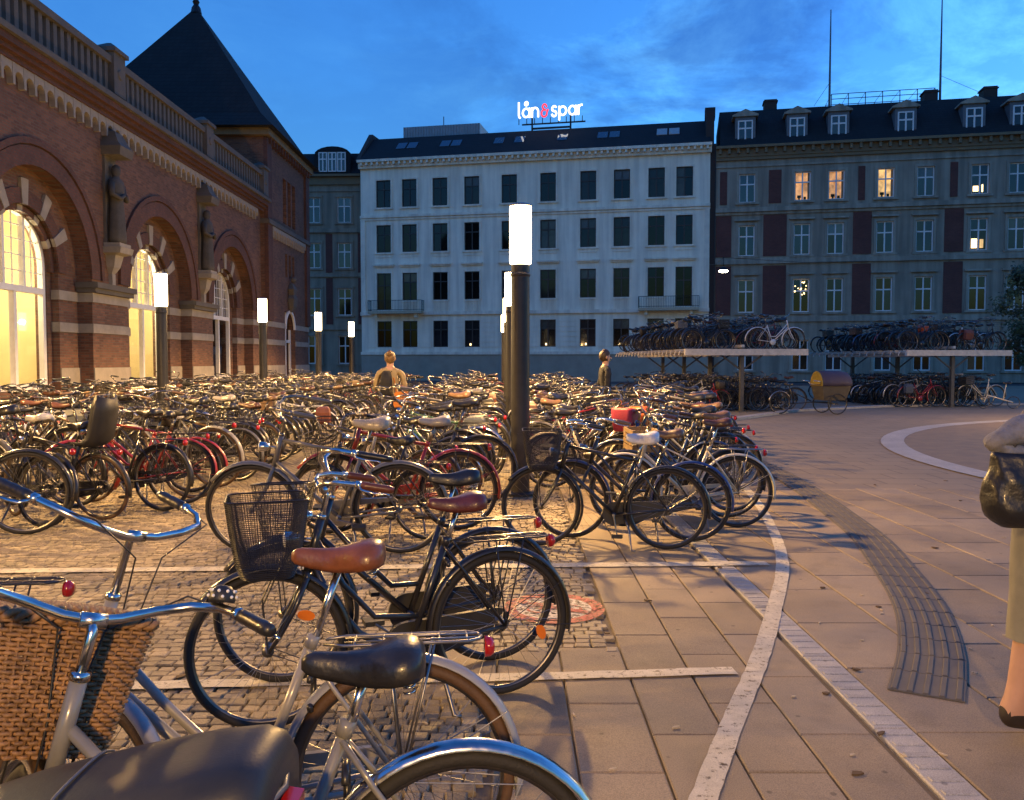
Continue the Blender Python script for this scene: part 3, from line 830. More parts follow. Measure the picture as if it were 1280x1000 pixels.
for k in range(14):
    xx, zz = rc[1] + rl.uniform(-0.45, 0.45), 7.75 - k * 0.06 + rl.uniform(-0.2, 0.2)
    b.ball((xx, 0.07, zz), 0.05, 6, 4)
add('fairy_lights', b.mesh('fairy_lights', M_CANDLE), R0)
b = MB(); b.prism([(-0.3, 18.62), (10, 18.62), (10, 22.1), (2.4, 22.1)], 0.3, LR, 'x')
add('roof', b.mesh('roof', M_SLATE), R0)
for k, s_ in enumerate((32.37, 36.31, 39.39, 44.25, 49.07, 52.3, 57.0, 61.0)):
    x = s_ - XO
    b = MB(); b.box(x - 0.78, x + 0.78, 0.28, 2.6, 18.66, 21.05)
    dm = add('dormer', b.mesh('dormer', mat('dormer_zinc', (0.14, 0.145, 0.155), 0.6, metal=0.2)), R0)
    b = MB(); b.prism([(x - 1.0, 21.05), (x + 1.0, 21.05), (x + 1.0, 21.17), (x, 21.62), (x - 1.0, 21.17)], 0.1, 2.6, 'y')
    add('dormer_roof', b.mesh('dormer_roof', M_GREYTRIM), dm)
    window(R0, x, 19.15, 20.75, 1.16, 0.26, M_WHITEFRAME, split=0.98 if False else 0.6, fw=0.10)
for x in (4.4, 16.6, 20.9, 26.0): part('chimney', R0, MATS['dark_brick'], (x - 0.5, x + 0.5, 3.0, 4.2, 22.1, 23.1), (x - 0.58, x + 0.58, 2.95, 4.25, 22.9, 23.0))
b = MB()
for zz in (22.95, 23.35): b.tube([(9.2, 3.5, zz), (17.0, 3.5, zz)], 0.03, 5); b.tube([(9.2, 6.5, zz), (17.0, 6.5, zz)], 0.03, 5)
for k in range(7):
    xx = 9.2 + k * 1.3
    b.tube([(xx, 3.5, 22.1), (xx, 3.5, 23.35)], 0.035, 5); b.tube([(xx, 6.5, 22.1), (xx, 6.5, 23.35)], 0.03, 5); b.tube([(xx, 3.5, 23.35), (xx, 6.5, 23.35)], 0.02, 4)
add('roof_railing', b.mesh('roof_railing', M_IRON), R0)
for x, top in ((9.0, 30.0), (17.3, 30.8)):
    b = MB(); b.tube([(x, 3.2, 22.0), (x, 3.2, 25.5), (x, 3.2, top)], [0.10, 0.08, 0.04], 6)
    b.tube([(x, 3.2, 24.2), (x + (3.5 if x > 10 else -1.2), 3.2, 22.4)], 0.015, 4)
    add('roof_mast', b.mesh('roof_mast', mat('mast_steel', (0.12, 0.12, 0.13), 0.5, metal=0.5)), R0)

part('downpipe', R0, M_IRON, (-0.09, 0.0, -0.12, 0.0, 0, 18.5))
part('party_wall_edge', R0, MATS['dark_brick'], (-0.46, -0.002, 0.05, 12, 0, 19.0))
# ------------------------------------------------------------------ the tan house between the station and the white house
T0 = thing('apartment_house', 'narrow tan stone house with white window crosses between station and white house', 'building', (-22.0, 77.2, 0), (0, 0, radians(-2)))
LT = 9.0
tcx = [3.95, 6.75]
rowsT = [(1.4, 3.95), (5.8, 8.25), (10.1, 12.4), (14.2, 16.5)]
tcx2 = [1.3] + tcx
holes = [(x - 0.62, x + 0.62, a, c) for x in tcx2 for (a, c) in rowsT]
b = MB(); wall_holes(b, 0, LT, 0, 17.6, holes); b.box(0, LT, 0.30, 10, 0, 17.6)
add('wall', b.mesh('wall', M_TANWALL), T0)
for (z, h_, o_) in ((4.5, 0.4, 0.18), (9.3, 0.28, 0.16), (13.3, 0.35, 0.22), (17.0, 0.14, 0.1)):
    part('string_course', T0, M_TANWALL, (0, LT, -o_, 0.02, z, z + h_))
for (z0, z1) in ((5.0, 9.2), (9.7, 13.2)):
    for (a, c) in ((5.05, 5.65), (8.0, 8.98)): part('brick_panel', T0, M_REDBRICK, (a, c, -0.05, 0.02, z0, z1))
b = MB(); b.box(0, LT, -0.5, 0.1, 18.3, 18.5); b.box(0, LT, -0.2, 0.1, 17.6, 18.3)
add('cornice', b.mesh('cornice', M_OCHRE), T0)
for i, x in enumerate(tcx2):
    for (a, c) in rowsT:
        window(T0, x, a, c, 1.24, 0.14, M_WHITEFRAME, split=0.64, fw=0.085)
        b = MB(); b.box(x - 0.80, x - 0.62, -0.07, 0.02, a, c); b.box(x + 0.62, x + 0.80, -0.07, 0.02, a, c); b.box(x - 0.85, x + 0.85, -0.12, 0.02, c, c + 0.2); b.box(x - 0.88, x + 0.88, -0.14, 0.02, a - 0.16, a)
        add('window_surround', b.mesh('window_surround', M_TANWALL), T0)
b = MB(); b.prism([(-0.2, 18.5), (9.5, 18.5), (9.5, 20.8), (1.6, 20.8)], 0, LT, 'x'); add('roof', b.mesh('roof', M_SLATE), T0)
b = MB(); b.prism([(4.1, 18.55), (7.4, 18.55)] + [(5.75 + 1.65 * cos(t), 20.3 + 0.75 * sin(t)) for t in [pi * k / 10 for k in range(11)]], -0.1, 2.2, 'y')
add('dormer', b.mesh('dormer', M_SLATE), T0)
for x in (4.9, 5.75, 6.6): window(T0, x, 18.75, 20.5, 0.78, -0.14, M_WHITEFRAME, fw=0.09)
# ------------------------------------------------------------------ the station hall: local x runs along the wall (away), local y into the building
ST = thing('station_hall', 'long red brick station hall with arched windows, stone bands and roof balustrade', 'building', (-12.0, 0, 0), (0, 0, radians(90)))
S0, S1 = -10.0, 40.4
BAYS = [-0.9 - 7.45 + 7.45 * k for k in range(6)]
BAYS = [28.95 + 7.45 * k for k in (-4, -3, -2, -1, 0, 1)]
HALF = 7.45 / 2
def arch_panel(b, cx, x0, x1, z0, z1, r, zs, y, y2, n=18, sill=None):
    """wall panel at depth y with a round arched opening, and the reveal back to depth y2"""
    zb = z0 if sill is None else sill
    if sill is not None: b.poly([(cx - r, y, z0), (cx + r, y, z0), (cx + r, y, zb), (cx - r, y, zb)])
    b.poly([(x0, y, z0), (cx - r, y, z0), (cx - r, y, z1), (x0, y, z1)])
    b.poly([(cx + r, y, z0), (x1, y, z0), (x1, y, z1), (cx + r, y, z1)])
    pts = arc(cx, zs, r, pi, 0, n)
    for i in range(n):
        (xa, za), (xb, zb_) = pts[i], pts[i + 1]
        b.poly([(xa, y, za), (xb, y, zb_), (xb, y, z1), (xa, y, z1)])
        b.poly([(xa, y, za), (xa, y2, za), (xb, y2, zb_), (xb, y, zb_)])
    for sx in (cx - r, cx + r): b.poly([(sx, y, zb), (sx, y2, zb), (sx, y2, zs), (sx, y, zs)])
    if sill is not None: b.poly([(cx - r, y, zb), (cx + r, y, zb), (cx + r, y2, zb), (cx - r, y2, zb)])
def ring(b, cx, zs, r0, r1, y0, y1, a0=pi, a1=0, n=22):
    A = arc(cx, zs, r0, a0, a1, n); B = arc(cx, zs, r1, a0, a1, n)
    secs = [[(A[i][0], y0, A[i][1]), (B[i][0], y0, B[i][1]), (B[i][0], y1, B[i][1]), (A[i][0], y1, A[i][1])] for i in range(n + 1)]
    b.loft(secs)
R_OUT, ZS = 2.62, 3.95
R_IN, ZSI = 1.62, 4.02
R_WIN, ZSW = 1.40, 4.15
wall = MB()
wall.poly([(S0, 0, 0), (BAYS[0] - HALF, 0, 0), (BAYS[0] - HALF, 0, 8.25), (S0, 0, 8.25)])
for cx in BAYS:
    x0, x1 = cx - HALF, cx + HALF
    arch_panel(wall, cx, x0, x1, 0, 8.25, R_OUT, ZS, 0.0, 0.42)
    arch_panel(wall, cx, cx - R_OUT, cx + R_OUT, 0, ZS + R_OUT, R_IN, ZSI, 0.42, 0.62, sill=0.75)
    arch_panel(wall, cx, cx - R_IN, cx + R_IN, 0.4, ZSI + R_IN, R_WIN, ZSW, 0.62, 0.95, sill=0.85)
wall.poly([(BAYS[-1] + HALF, 0, 0), (S1, 0, 0), (S1, 0, 8.25), (BAYS[-1] + HALF, 0, 8.25)])
wall.box(S0, S1, 0.0, 0.42, 8.25, 8.9)
add('wall', wall.mesh('wall', M_BRICK), ST)
# stone plinth, and bands that run over piers and step into the recesses
b = MB(); b.box(S0, S1, -0.14, 0.0, -0.05, 0.55)
for k, cx in enumerate(BAYS):
    xa = cx + R_OUT; xb = (BAYS[k + 1] - R_OUT) if k + 1 < len(BAYS) else S1
    for (z0, z1) in ((0.95, 1.42),):
        b.box(xa + 0.002, xb - 0.002, -0.035, 0.01, z0, z1); b.box(cx - R_OUT - 0.03 + 0.03, cx - R_IN, 0.385, 0.43, z0, z1); b.box(cx + R_IN, cx + R_OUT, 0.385, 0.43, z0, z1)
add('plinth', b.mesh('plinth', M_STONE), ST)
for (z0, z1) in ((2.42, 2.68), (3.30, 3.56)):
    for k, cx in enumerate(BAYS):
        xa = cx + R_OUT; xb = (BAYS[k + 1] - R_OUT) if k + 1 < len(BAYS) else S1
        part('stone_band', ST, M_STONE, (xa - 0.03, xb + (0.03 if k + 1 < len(BAYS) else 0), -0.035, 0.42, z0, z1))
        part('stone_band', ST, M_STONE, (cx - R_OUT + 0.032, cx - R_IN + 0.03, 0.385, 0.62, z0, z1))
        part('stone_band', ST, M_STONE, (cx + R_IN - 0.03, cx + R_OUT - 0.032, 0.385, 0.62, z0, z1))
# impost blocks on the piers
for k, cx in enumerate(BAYS[:-1]):
    px = cx + HALF
    b = MB(); w = HALF - R_OUT + 0.10
    b.box(px - w, px + w, -0.16, 0.40, 3.57, 3.70); b.box(px - w - 0.05, px + w + 0.05, -0.24, 0.40, 3.70, 3.86)
    add('impost', b.mesh('impost', M_STONE_DK), ST)
for cx in BAYS[1:]:
    b = MB(); ring(b, cx, ZS, R_OUT - 0.05, R_OUT + 0.42, -0.05, 0.01); ring(b, cx, ZS, R_OUT + 0.46, R_OUT + 0.62, -0.09, 0.01)
    add('arch_ring', b.mesh('arch_ring', M_BRICK_DK), ST)
    b = MB(); ring(b, cx, ZSI, R_IN - 0.04, R_IN + 0.34, 0.36, 0.43); ring(b, cx, ZSI, R_IN - 0.20, R_IN - 0.05, 0.50, 0.63)
    ir = add('arch_ring', b.mesh('arch_ring', M_BRICK_DK), ST)
    for a in (30, 60, 90, 120, 150):
        b = MB(); a_ = radians(a); ring(b, cx, ZSI, R_IN - 0.055, R_IN + 0.60, 0.335, 0.44, a_ + 0.075, a_ - 0.075, 3); ring(b, cx, ZSI, R_IN - 0.215, R_IN - 0.054, 0.48, 0.63, a_ + 0.075, a_ - 0.075, 3)
        add('voussoir', b.mesh('voussoir', M_STONE), ir)
# arched corbel frieze: one small arch after the other
cb = MB(); p_ = 0.46
cb.box(0, 0.10, -0.16, 0, 8.20, 8.72); cb.box(p_ - 0.001 - 0.0, p_ - 0.001, -0.16, 0, 8.3, 8.3)
pts = arc(0.28, 8.38, 0.17, pi, 0, 8)
for i in range(8):
    (xa, za), (xb, zb) = pts[i], pts[i + 1]
    cb.poly([(xa, -0.15, za), (xb, -0.15, zb), (xb, -0.15, 8.72), (xa, -0.15, 8.72)]); cb.poly([(xa, -0.15, za), (xa, 0, za), (xb, 0, zb), (xb, -0.15, zb)])
cb.box(0.10, 0.112, -0.15, 0, 8.38, 8.72); cb.box(0.448, p_ - 0.001, -0.15, 0, 8.38, 8.72)
cbm = cb.mesh('corbel_arch', M_STONE)
k = 0; x = 6.0
while x < S1 - 0.9:
    add('corbel_arch', cbm, ST, (x, -0.002, 0)); x += p_
b = MB(); b.box(S0, S1, -0.20, 0.42, 8.725, 8.86); b.box(S0, S1, -0.32, 0.42, 8.86, 8.98); b.box(S0, S1, -0.44, 0.42, 8.98, 9.16)
add('cornice', b.mesh('cornice', M_BRICK_DK), ST)
b = MB(); b.box(S0, S1, -0.55, 0.5, 9.16, 9.30); b.box(S0, S1, -0.40, 0.1, 9.30, 9.42)
add('cornice', b.mesh('cornice', M_STONE_DK), ST)
bl = MB(); bl.box(-0.085, 0.085, -0.27, -0.09, 9.42, 10.28); blm = bl.mesh('baluster', M_STONE_DK)
posts = [c + HALF for c in BAYS[1:-1]] + [BAYS[0] + HALF, S1 - 0.4]
x = 6.0
while x < S1 - 0.7:
    if all(abs(x - p) > 0.42 for p in posts): add('baluster', blm, ST, (x, 0, 0))
    x += 0.34
b = MB(); b.box(S0, S1, -0.36, 0.02, 10.28, 10.48); add('balustrade_rail', b.mesh('balustrade_rail', M_STONE_DK), ST)
for p in posts:
    b = MB(); b.box(p - 0.36, p + 0.36, -0.42, 0.08, 9.42, 10.62)
    b.loft([[(p - 0.44, -0.50, 10.62), (p + 0.44, -0.50, 10.62), (p + 0.44, 0.16, 10.62), (p - 0.44, 0.16, 10.62)], [(p - 0.44, -0.50, 10.74), (p + 0.44, -0.50, 10.74), (p + 0.44, 0.16, 10.74), (p - 0.44, 0.16, 10.74)], [(p - 0.1, -0.22, 10.95), (p + 0.1, -0.22, 10.95), (p + 0.1, -0.10, 10.95), (p - 0.1, -0.10, 10.95)]])
    b.lathe([(0.0, -0.46), (0.13, -0.46), (0.16, -0.42)], 12, (p, 0, 10.05), 'y')
    add('balustrade_post', b.mesh('balustrade_post', M_STONE_DK), ST)
# windows
gl_ = MB()
for k, cx in enumerate(BAYS[1:]):
    lit = cx < 34
    b = MB(); fw = 0.13; y0, y1 = 0.66, 0.80
    ring(b, cx, ZSW, R_WIN - fw, R_WIN, y0, y1, n=20)
    b.box(cx - R_WIN, cx - R_WIN + fw, y0, y1, 0.85, ZSW); b.box(cx + R_WIN - fw, cx + R_WIN, y0, y1, 0.85, ZSW)
    b.box(cx - R_WIN + fw, cx + R_WIN - fw, y0 - 0.03, y1, 3.40, 3.56)
    b.box(cx - R_WIN + fw, cx + R_WIN - fw, y0, y1, 0.85, 1.0)
    for mx in (-0.45, 0.45):
        zt = ZSW + sqrt((R_WIN - fw) ** 2 - mx * mx)
        b.box(cx + mx - 0.045, cx + mx + 0.045, y0, y1, 3.56, zt + 0.02)
    b.box(cx - 0.06, cx + 0.06, y0, y1, 1.0, 3.40)
    wf = add('window', b.mesh('window', M_WHITEFRAME), ST)
    g2 = MB()
    for mx in (-1.05, -0.85, -0.65, -0.22, 0.0, 0.22, 0.65, 0.85, 1.05):
        zt = ZSW + sqrt(max((R_WIN - fw) ** 2 - mx * mx, 0)); w_ = 0.012
        if abs(mx) in (0.85, 0.0): g2.box(cx + mx - w_, cx + mx + w_, 0.71, 0.745, 3.56, zt)
    for zz in (3.95, 4.35, 4.75, 5.12):
        hw = sqrt(max((R_WIN - fw) ** 2 - max(zz - ZSW, 0) ** 2, 0))
        for (xa, xb) in ((-hw, -0.495), (-0.405, 0.405), (0.495, hw)):
            if xb > xa: g2.box(cx + xa, cx + xb, 0.712, 0.743, zz - 0.012, zz + 0.012)
    add('glazing_bars', g2.mesh('glazing_bars', M_WHITEFRAME), wf)
    for (xa, xb) in ((-R_WIN + fw, -0.06), (0.06, R_WIN - fw)):
        b = MB(); b.box(cx + xa, cx + xb, 0.73, 0.738, 1.0, 3.40); add('pane', b.mesh('pane', M_GLASS), wf)
    for (xa, xb) in ((-R_WIN + fw, -0.495), (-0.405, 0.405), (0.495, R_WIN - fw)):
        top = [(cx + xb + (xa - xb) * q / 6, ZSW + sqrt(max((R_WIN - fw) ** 2 - (xb + (xa - xb) * q / 6) ** 2, 0.0))) for q in range(7)]
        b = MB(); b.prism([(cx + xa, 3.56), (cx + xb, 3.56)] + top, 0.73, 0.737, 'y'); add('pane', b.mesh('pane', M_GLASS), wf)
# the lit hall behind the windows, and a dim one behind the third window
b = MB()
xa, xb = 3.0, 33.0
b.poly([(xa, 5.5, 0.3), (xb, 5.5, 0.3), (xb, 5.5, 7), (xa, 5.5, 7)]); b.poly([(xa, 0.96, 7), (xb, 0.96, 7), (xb, 5.5, 7), (xa, 5.5, 7)])
b.poly([(xb, 0.96, 0.3), (xb, 5.5, 0.3), (xb, 5.5, 7), (xb, 0.96, 7)]); b.poly([(xa, 0.96, 0.3), (xa, 5.5, 0.3), (xa, 5.5, 7), (xa, 0.96, 7)])
b.box(27.6, 28.3, 3.2, 3.9, 0.3, 7); b.box(21.3, 21.9, 3.4, 4.0, 0.3, 7); b.box(25.2, 25.6, 1.0, 5.5, 0.3, 7)
b.cur = 1; b.poly([(xa, 0.96, 0.3), (xb, 0.96, 0.3), (xb, 5.5, 0.3), (xa, 5.5, 0.3)])
b.cur = 2; b.box(19.9, 20.5, 2.0, 2.4, 0.3, 2.9)
b.cur = 3; b.box(21.0, 22.4, 4.6, 5.4, 0.3, 2.5); b.box(28.6, 29.6, 4.4, 5.3, 0.3, 2.2); b.box(xa, xb, 5.40, 5.48, 0.3, 1.5)
for q in range(14): b.box(xa + 0.6 + q * 2.2, xa + 0.8 + q * 2.2, 5.38, 5.49, 0.3, 7)
b.box(xa, xb, 5.36, 5.48, 3.9, 4.1); b.cur = 4
for q in range(9): b.box(17.2 + q * 1.7, 18.0 + q * 1.7, 5.41, 5.47, 2.2, 3.3)
add('lit_interior', b.mesh('lit_interior', [M_INTYELLOW, M_INTFLOOR, M_INTRED, mat('hall_brown_wood', (0.26, 0.13, 0.05), 0.5, var=.2), mat('hall_poster', (0.55, 0.5, 0.4), 0.6, var=.4, scale=2)]), ST)
b = MB(); b.poly([(33.05, 3.0, 0), (40, 3.0, 0), (40, 3.0, 7), (33.05, 3.0, 7)]); b.box(36.3, 36.9, 1.2, 1.3, 0.3, 5.2)
b.poly([(33.05, 3.0, 0), (40, 3.0, 0), (40, 0.96, 0), (33.05, 0.96, 0)]); b.poly([(33.05, 3.0, 7), (40, 3.0, 7), (40, 0.96, 7), (33.05, 0.96, 7)])
add('dim_interior', b.mesh('dim_interior', mat('pale_blind', (0.5, 0.5, 0.46), 0.8)), ST)
b = MB(); b.box(S0, S1 - 0.1, 0.43, 14, 8.25, 9.2); b.box(S0, S1 - 0.1, 5.6, 14, -0.05, 8.25)
add('hall_core', b.mesh('hall_core', M_BRICK), ST)
for k, (x, y) in enumerate(((22.0, 2.4), (29.3, 2.2), (14.2, 2.4))):
    lt = thing('pendant_lamp', ['white pendant lamp glowing inside the nearest arched window', 'white pendant lamp glowing inside the second arched window', 'assumed white pendant lamp inside the hall beyond the picture edge'][k], 'lamp', (-12 - y, x, 3.3))  # third pendant is unseen, assumed to light the rest of the hall
    b = MB(); b.lathe([(0.005, 0.0), (0.13, 0.0), (0.14, 0.05), (0.14, 0.65), (0.13, 0.7), (0.005, 0.7)], 14, (0, 0, -0.9))
    add('shade', b.mesh('shade', emitmat('pendant_glow', (1.0, 0.78, 0.34), 6.0), True), lt)
    b = MB(); b.tube([(0, 0, -0.2), (0, 0, 3.7)], 0.012, 5); add('cable', b.mesh('cable', M_IRON), lt)
    for zz in (0.9,):
        ld = bpy.data.lights.new('hall_light', 'POINT'); ld.energy = 95; ld.color = (1.0, 0.84, 0.50); ld.shadow_soft_size = 0.3
        lo = bpy.data.objects.new('hall_light', ld); COL.objects.link(lo); lo.parent = lt; lo.location = (0.2, 0.45, zz)

# statues on brackets between the arches
def statue(y, label):
    t = thing('statue', label, 'statue', (-12.0, y, 5.1), (0, 0, 0), 'stone figures on the station wall')
    b = MB()
    secs = []
    prof = [(0.0, .30, .26), (.15, .33, .27), (.6, .30, .25), (1.0, .26, .22), (1.25, .24, .2), (1.45, .30, .22), (1.7, .34, .23), (1.85, .30, .2), (1.93, .13, .12), (2.0, .10, .11), (2.06, .13, .14), (2.18, .14, .15), (2.28, .11, .12), (2.33, .03, .03)]
    for (z, ry, rx) in prof:
        q = []
        for j in range(18):
            a = 2 * pi * j / 18
            f = 1 + (0.09 * cos(7 * a) if z < 1.2 else 0)
            q.append((0.24 + rx * cos(a) * f * 0.9, ry * sin(a) * f, z))
        secs.append(q)
    b.loft(secs)
    for s_ in (-1, 1):
        b.tube([(0.26, s_ * 0.33, 1.74), (0.30, s_ * 0.40, 1.40), (0.46, s_ * 0.20, 1.30), (0.50, s_ * 0.06, 1.42)], [0.10, 0.09, 0.075, 0.06], 8)
    add('figure', b.mesh('figure', mat('sooty_stone', (0.06, 0.055, 0.05), 0.85, bump=.6, bscale=22, var=.4, scale=3), True), t)
    b = MB(); b.loft([[(0.0, -w, z), (d, -w, z), (d, w, z), (0.0, w, z)] for (z, w, d) in ((-0.9, .10, .10), (-0.7, .20, .22), (-0.35, .26, .30), (-0.30, .40, .50), (-0.12, .42, .54), (-0.1, .36, .48), (-0.002, .36, .48))])
    b.box(0.0, 0.12, -0.10, 0.10, -1.5, -0.9)
    add('bracket', b.mesh('bracket', M_STONE), t)
    b = MB(); b.loft([[(0.0, -w, z), (d, -w, z), (d, w, z), (0.0, w, z)] for (z, w, d) in ((2.55, .40, .55), (2.80, .44, .60), (2.95, .36, .48), (3.25, .24, .34), (3.40, .05, .1))])
    b.box(0, 0.08, -0.34, 0.34, 0, 2.55)
    add('canopy', b.mesh('canopy', M_STONE_DK), t)
statue(25.22, 'carved stone figure under a canopy, between the two lit arched windows')
statue(32.67, 'darker carved stone figure left of the unlit third arch')

# ------------------------------------------------------------------ the corner pavilion of the station
TW = thing('station_pavilion', 'square brick corner pavilion of the station under a steep dark pyramid roof', 'building', (-12.0, 40.4, 0), (0, 0, radians(90)))
b = MB(); L_ = 8.2
wall_holes(b, 0, L_, 0, 12.3, [(3.1, 3.75, 8.7, 11.0), (4.0, 4.65, 8.7, 11.0), (4.9, 5.55, 8.7, 11.0), (3.2, 5.2, 0.4, 4.2), (3.4, 3.8, 6.0, 7.2), (4.1, 4.5, 6.0, 7.2), (4.8, 5.2, 6.0, 7.2)], y=-0.25, reveal=0.35)
b.poly([(0, -0.25, 0), (0, 9, 0), (0, 9, 12.3), (0, -0.25, 12.3)]); b.poly([(L_, -0.25, 0), (L_, 9, 0), (L_, 9, 12.3), (L_, -0.25, 12.3)])
b.box(0.2, L_ - 0.2, 0.15, 9, 0, 12.2)
add('wall', b.mesh('wall', M_BRICK), TW)
for (a, c, z0, z1) in ((3.1, 3.75, 8.7, 11.0), (4.0, 4.65, 8.7, 11.0), (4.9, 5.55, 8.7, 11.0), (3.4, 3.8, 6.0, 7.2), (4.1, 4.5, 6.0, 7.2), (4.8, 5.2, 6.0, 7.2)):
    window(TW, (a + c) / 2, z0, z1, c - a, 0.04, mat('brown_frame', (0.10, 0.06, 0.04), 0.6), fw=0.05)
wd = MB(); ring(wd, 4.2, 3.3, 0.86, 1.0, -0.30, -0.2); wd.box(3.2, 3.34, -0.02, 0.08, 0.4, 3.3); wd.box(5.06, 5.2, -0.02, 0.08, 0.4, 3.3); wd.box(3.34, 5.06, -0.02, 0.08, 2.6, 2.75); wd.box(4.14, 4.26, -0.02, 0.08, 0.4, 4.2)
add('window', wd.mesh('window', M_WHITEFRAME), TW)
for (z0, z1) in ((0.95, 1.42), (2.42, 2.68), (3.30, 3.56)):
    for (xa, xb) in ((-0.03, 3.18), (5.22, L_ + 0.03)): part('stone_band', TW, M_STONE, (xa, xb, -0.29, -0.2, z0, z1))
for xx in (0.0, L_ - 0.7): part('corner_pier', TW, M_BRICK_DK, (xx - 0.02, xx + 0.72, -0.38, -0.2, 3.6, 12.25))
x = 0.75
while x < L_ - 1.1: add('corbel_arch', cbm, TW, (x, -0.255, -0.55)); x += p_
part('string_course', TW, M_STONE_DK, (-0.05, L_ + 0.05, -0.45, 0.1, 8.2, 8.42))
b = MB(); b.box(-0.3, L_ + 0.3, -0.55, 9.3, 12.3, 12.62); add('eaves', b.mesh('eaves', M_OCHRE), TW)
b = MB()
ea = MB(); ea.box(-0.06, 0.06, -0.5, -0.26, 12.0, 12.28); eam = ea.mesh('eaves_bracket', M_BRICK_DK)
for k in range(16): add('eaves_bracket', eam, TW, (0.3 + k * 0.5, 0, 0))
cx, cy = L_ / 2, 4.4
secs = []
for (t, z) in ((1.0, 12.62), (0.86, 13.35), (0.70, 14.6), (0.36, 17.2), (0.03, 19.75)):
    hx, hy = (L_ / 2 + 0.75) * t, (4.9 + 0.35) * t
    secs.append([(cx - hx, cy - hy, z), (cx + hx, cy - hy, z), (cx + hx, cy + hy, z), (cx - hx, cy + hy, z)])
b.loft(secs)
rf = add('roof', b.mesh('roof', M_SLATE), TW)
b = MB(); b.lathe([(0.0, 19.65), (0.28, 19.65), (0.22, 19.95), (0.12, 20.1), (0.18, 20.25), (0.06, 20.45), (0.0, 20.8)], 10, (cx, cy, 0))
add('finial', b.mesh('finial', M_IRON), rf)
sp = thing('carved_emblem', 'carved stone emblem over the small arched window of the pavilion', 'carving', (-11.72, 44.6, 4.2))
b = MB(); b.loft([[(0, -w, z), (d, -w, z), (d, w, z), (0, w, z)] for (z, w, d) in ((0, .12, .1), (.3, .35, .25), (.7, .42, .3), (.9, .25, .25), (1.2, .4, .3), (1.5, .12, .15))])
b.ball((0.2, 0, 1.7), 0.16); add('relief', b.mesh('relief', M_STONE_DK), sp)
# a steeper roof further back behind the balustrade
b = MB(); b.loft([[(-3, -3, 0), (3, -3, 0), (3, 3, 0), (-3, 3, 0)], [(-2.6, -2.6, 9.0), (2.6, -2.6, 9.0), (2.6, 2.6, 9.0), (-2.6, 2.6, 9.0)], [(-1.2, -1.2, 16.6), (1.2, -1.2, 16.6), (1.2, 1.2, 16.6), (-1.2, 1.2, 16.6)]])
o = add('roof_turret', b.mesh('roof_turret', M_SLATE), None, (-22.6, 35, 0), label='dark slate roof turret rising behind the station balustrade at top left', cat='roof')

# ------------------------------------------------------------------ lamp posts
def lamp_post(x, y, label):
    t = thing('lamp_post', label, 'lamp', (x, y, 0), (0, 0, 0), 'lamp posts in the cycle park')
    b = MB(); b.lathe([(0.0, 0.0), (0.17, 0.0), (0.17, 0.03), (0.112, 0.05), (0.108, 2.74), (0.0, 2.74)], 20)
    b.box(-0.04, 0.04, -0.1125, -0.10, 0.45, 0.75); b.lathe([(0.108, 2.60), (0.116, 2.61), (0.116, 2.64), (0.108, 2.65)], 20)
    add('pole', smooth_by_angle(b.mesh('pole', M_POLE)), t)
    b = MB(); b.lathe([(0.10, 2.742), (0.125, 2.755), (0.130, 2.78), (0.130, 3.40), (0.124, 3.425)], 20)
    add('lamp_head', smooth_by_angle(b.mesh('lamp_head', M_LAMP)), t)
    ld = bpy.data.lights.new('lamp_source', 'SPOT'); ld.energy = 245; ld.color = (1.0, 0.57, 0.19); ld.spot_size = radians(172); ld.spot_blend = 0.35; ld.shadow_soft_size = 0.09
    lo = bpy.data.objects.new('lamp_source', ld); COL.objects.link(lo); lo.parent = t; lo.location = (0, 0, 3.2)
    pd = bpy.data.lights.new('lamp_glow', 'POINT'); pd.energy = 48; pd.color = (1.0, 0.58, 0.20); pd.shadow_soft_size = 0.1
    po = bpy.data.objects.new('lamp_glow', pd); COL.objects.link(po); po.parent = t; po.location = (0, 0, 3.08)
    b = MB(); b.lathe([(0.0, 3.46), (0.11, 3.455), (0.134, 3.44), (0.134, 3.424), (0.0, 3.424)], 20)
    add('cap', smooth_by_angle(b.mesh('cap', M_ZINC)), t)
LP = [(0.10, 10.0, 'tall dark lamp post in the middle, nearest and largest of all'), (-0.02, 17.4, 'second lamp post in the middle row, half hidden by the nearest one'),
      (-0.13, 24.4, 'third lamp post of the middle row, peeking out behind the second'), (-0.30, 33.0, 'farthest lamp post of the middle row'),
      (-7.32, 17.6, 'lamp post beside the second lit arch of the station'), (-7.28, 24.6, 'lamp post in front of the third arch of the station'),
      (-7.22, 31.4, 'lamp post before the corner pavilion, just left of the tan house'), (-7.4, 38.8, 'farthest lamp post of the left row, before the tan house'),
      (-7.3, 10.4, 'assumed lamp post continuing the left row beyond the left picture edge'), (-7.3, 3.2, 'assumed lamp post of the left row nearest the camera, added out of the picture'),  # both unseen: assumed to continue the row and light the near ground
      (0.25, -4.0, 'assumed lamp post in line with the middle row, added behind the camera for light'), (16.2, 20.5, 'assumed lamp post on the plaza beyond the right picture edge, added for the racks')]  # both unseen: added to light the nearest bicycles and the racks
for q in LP: lamp_post(*q)

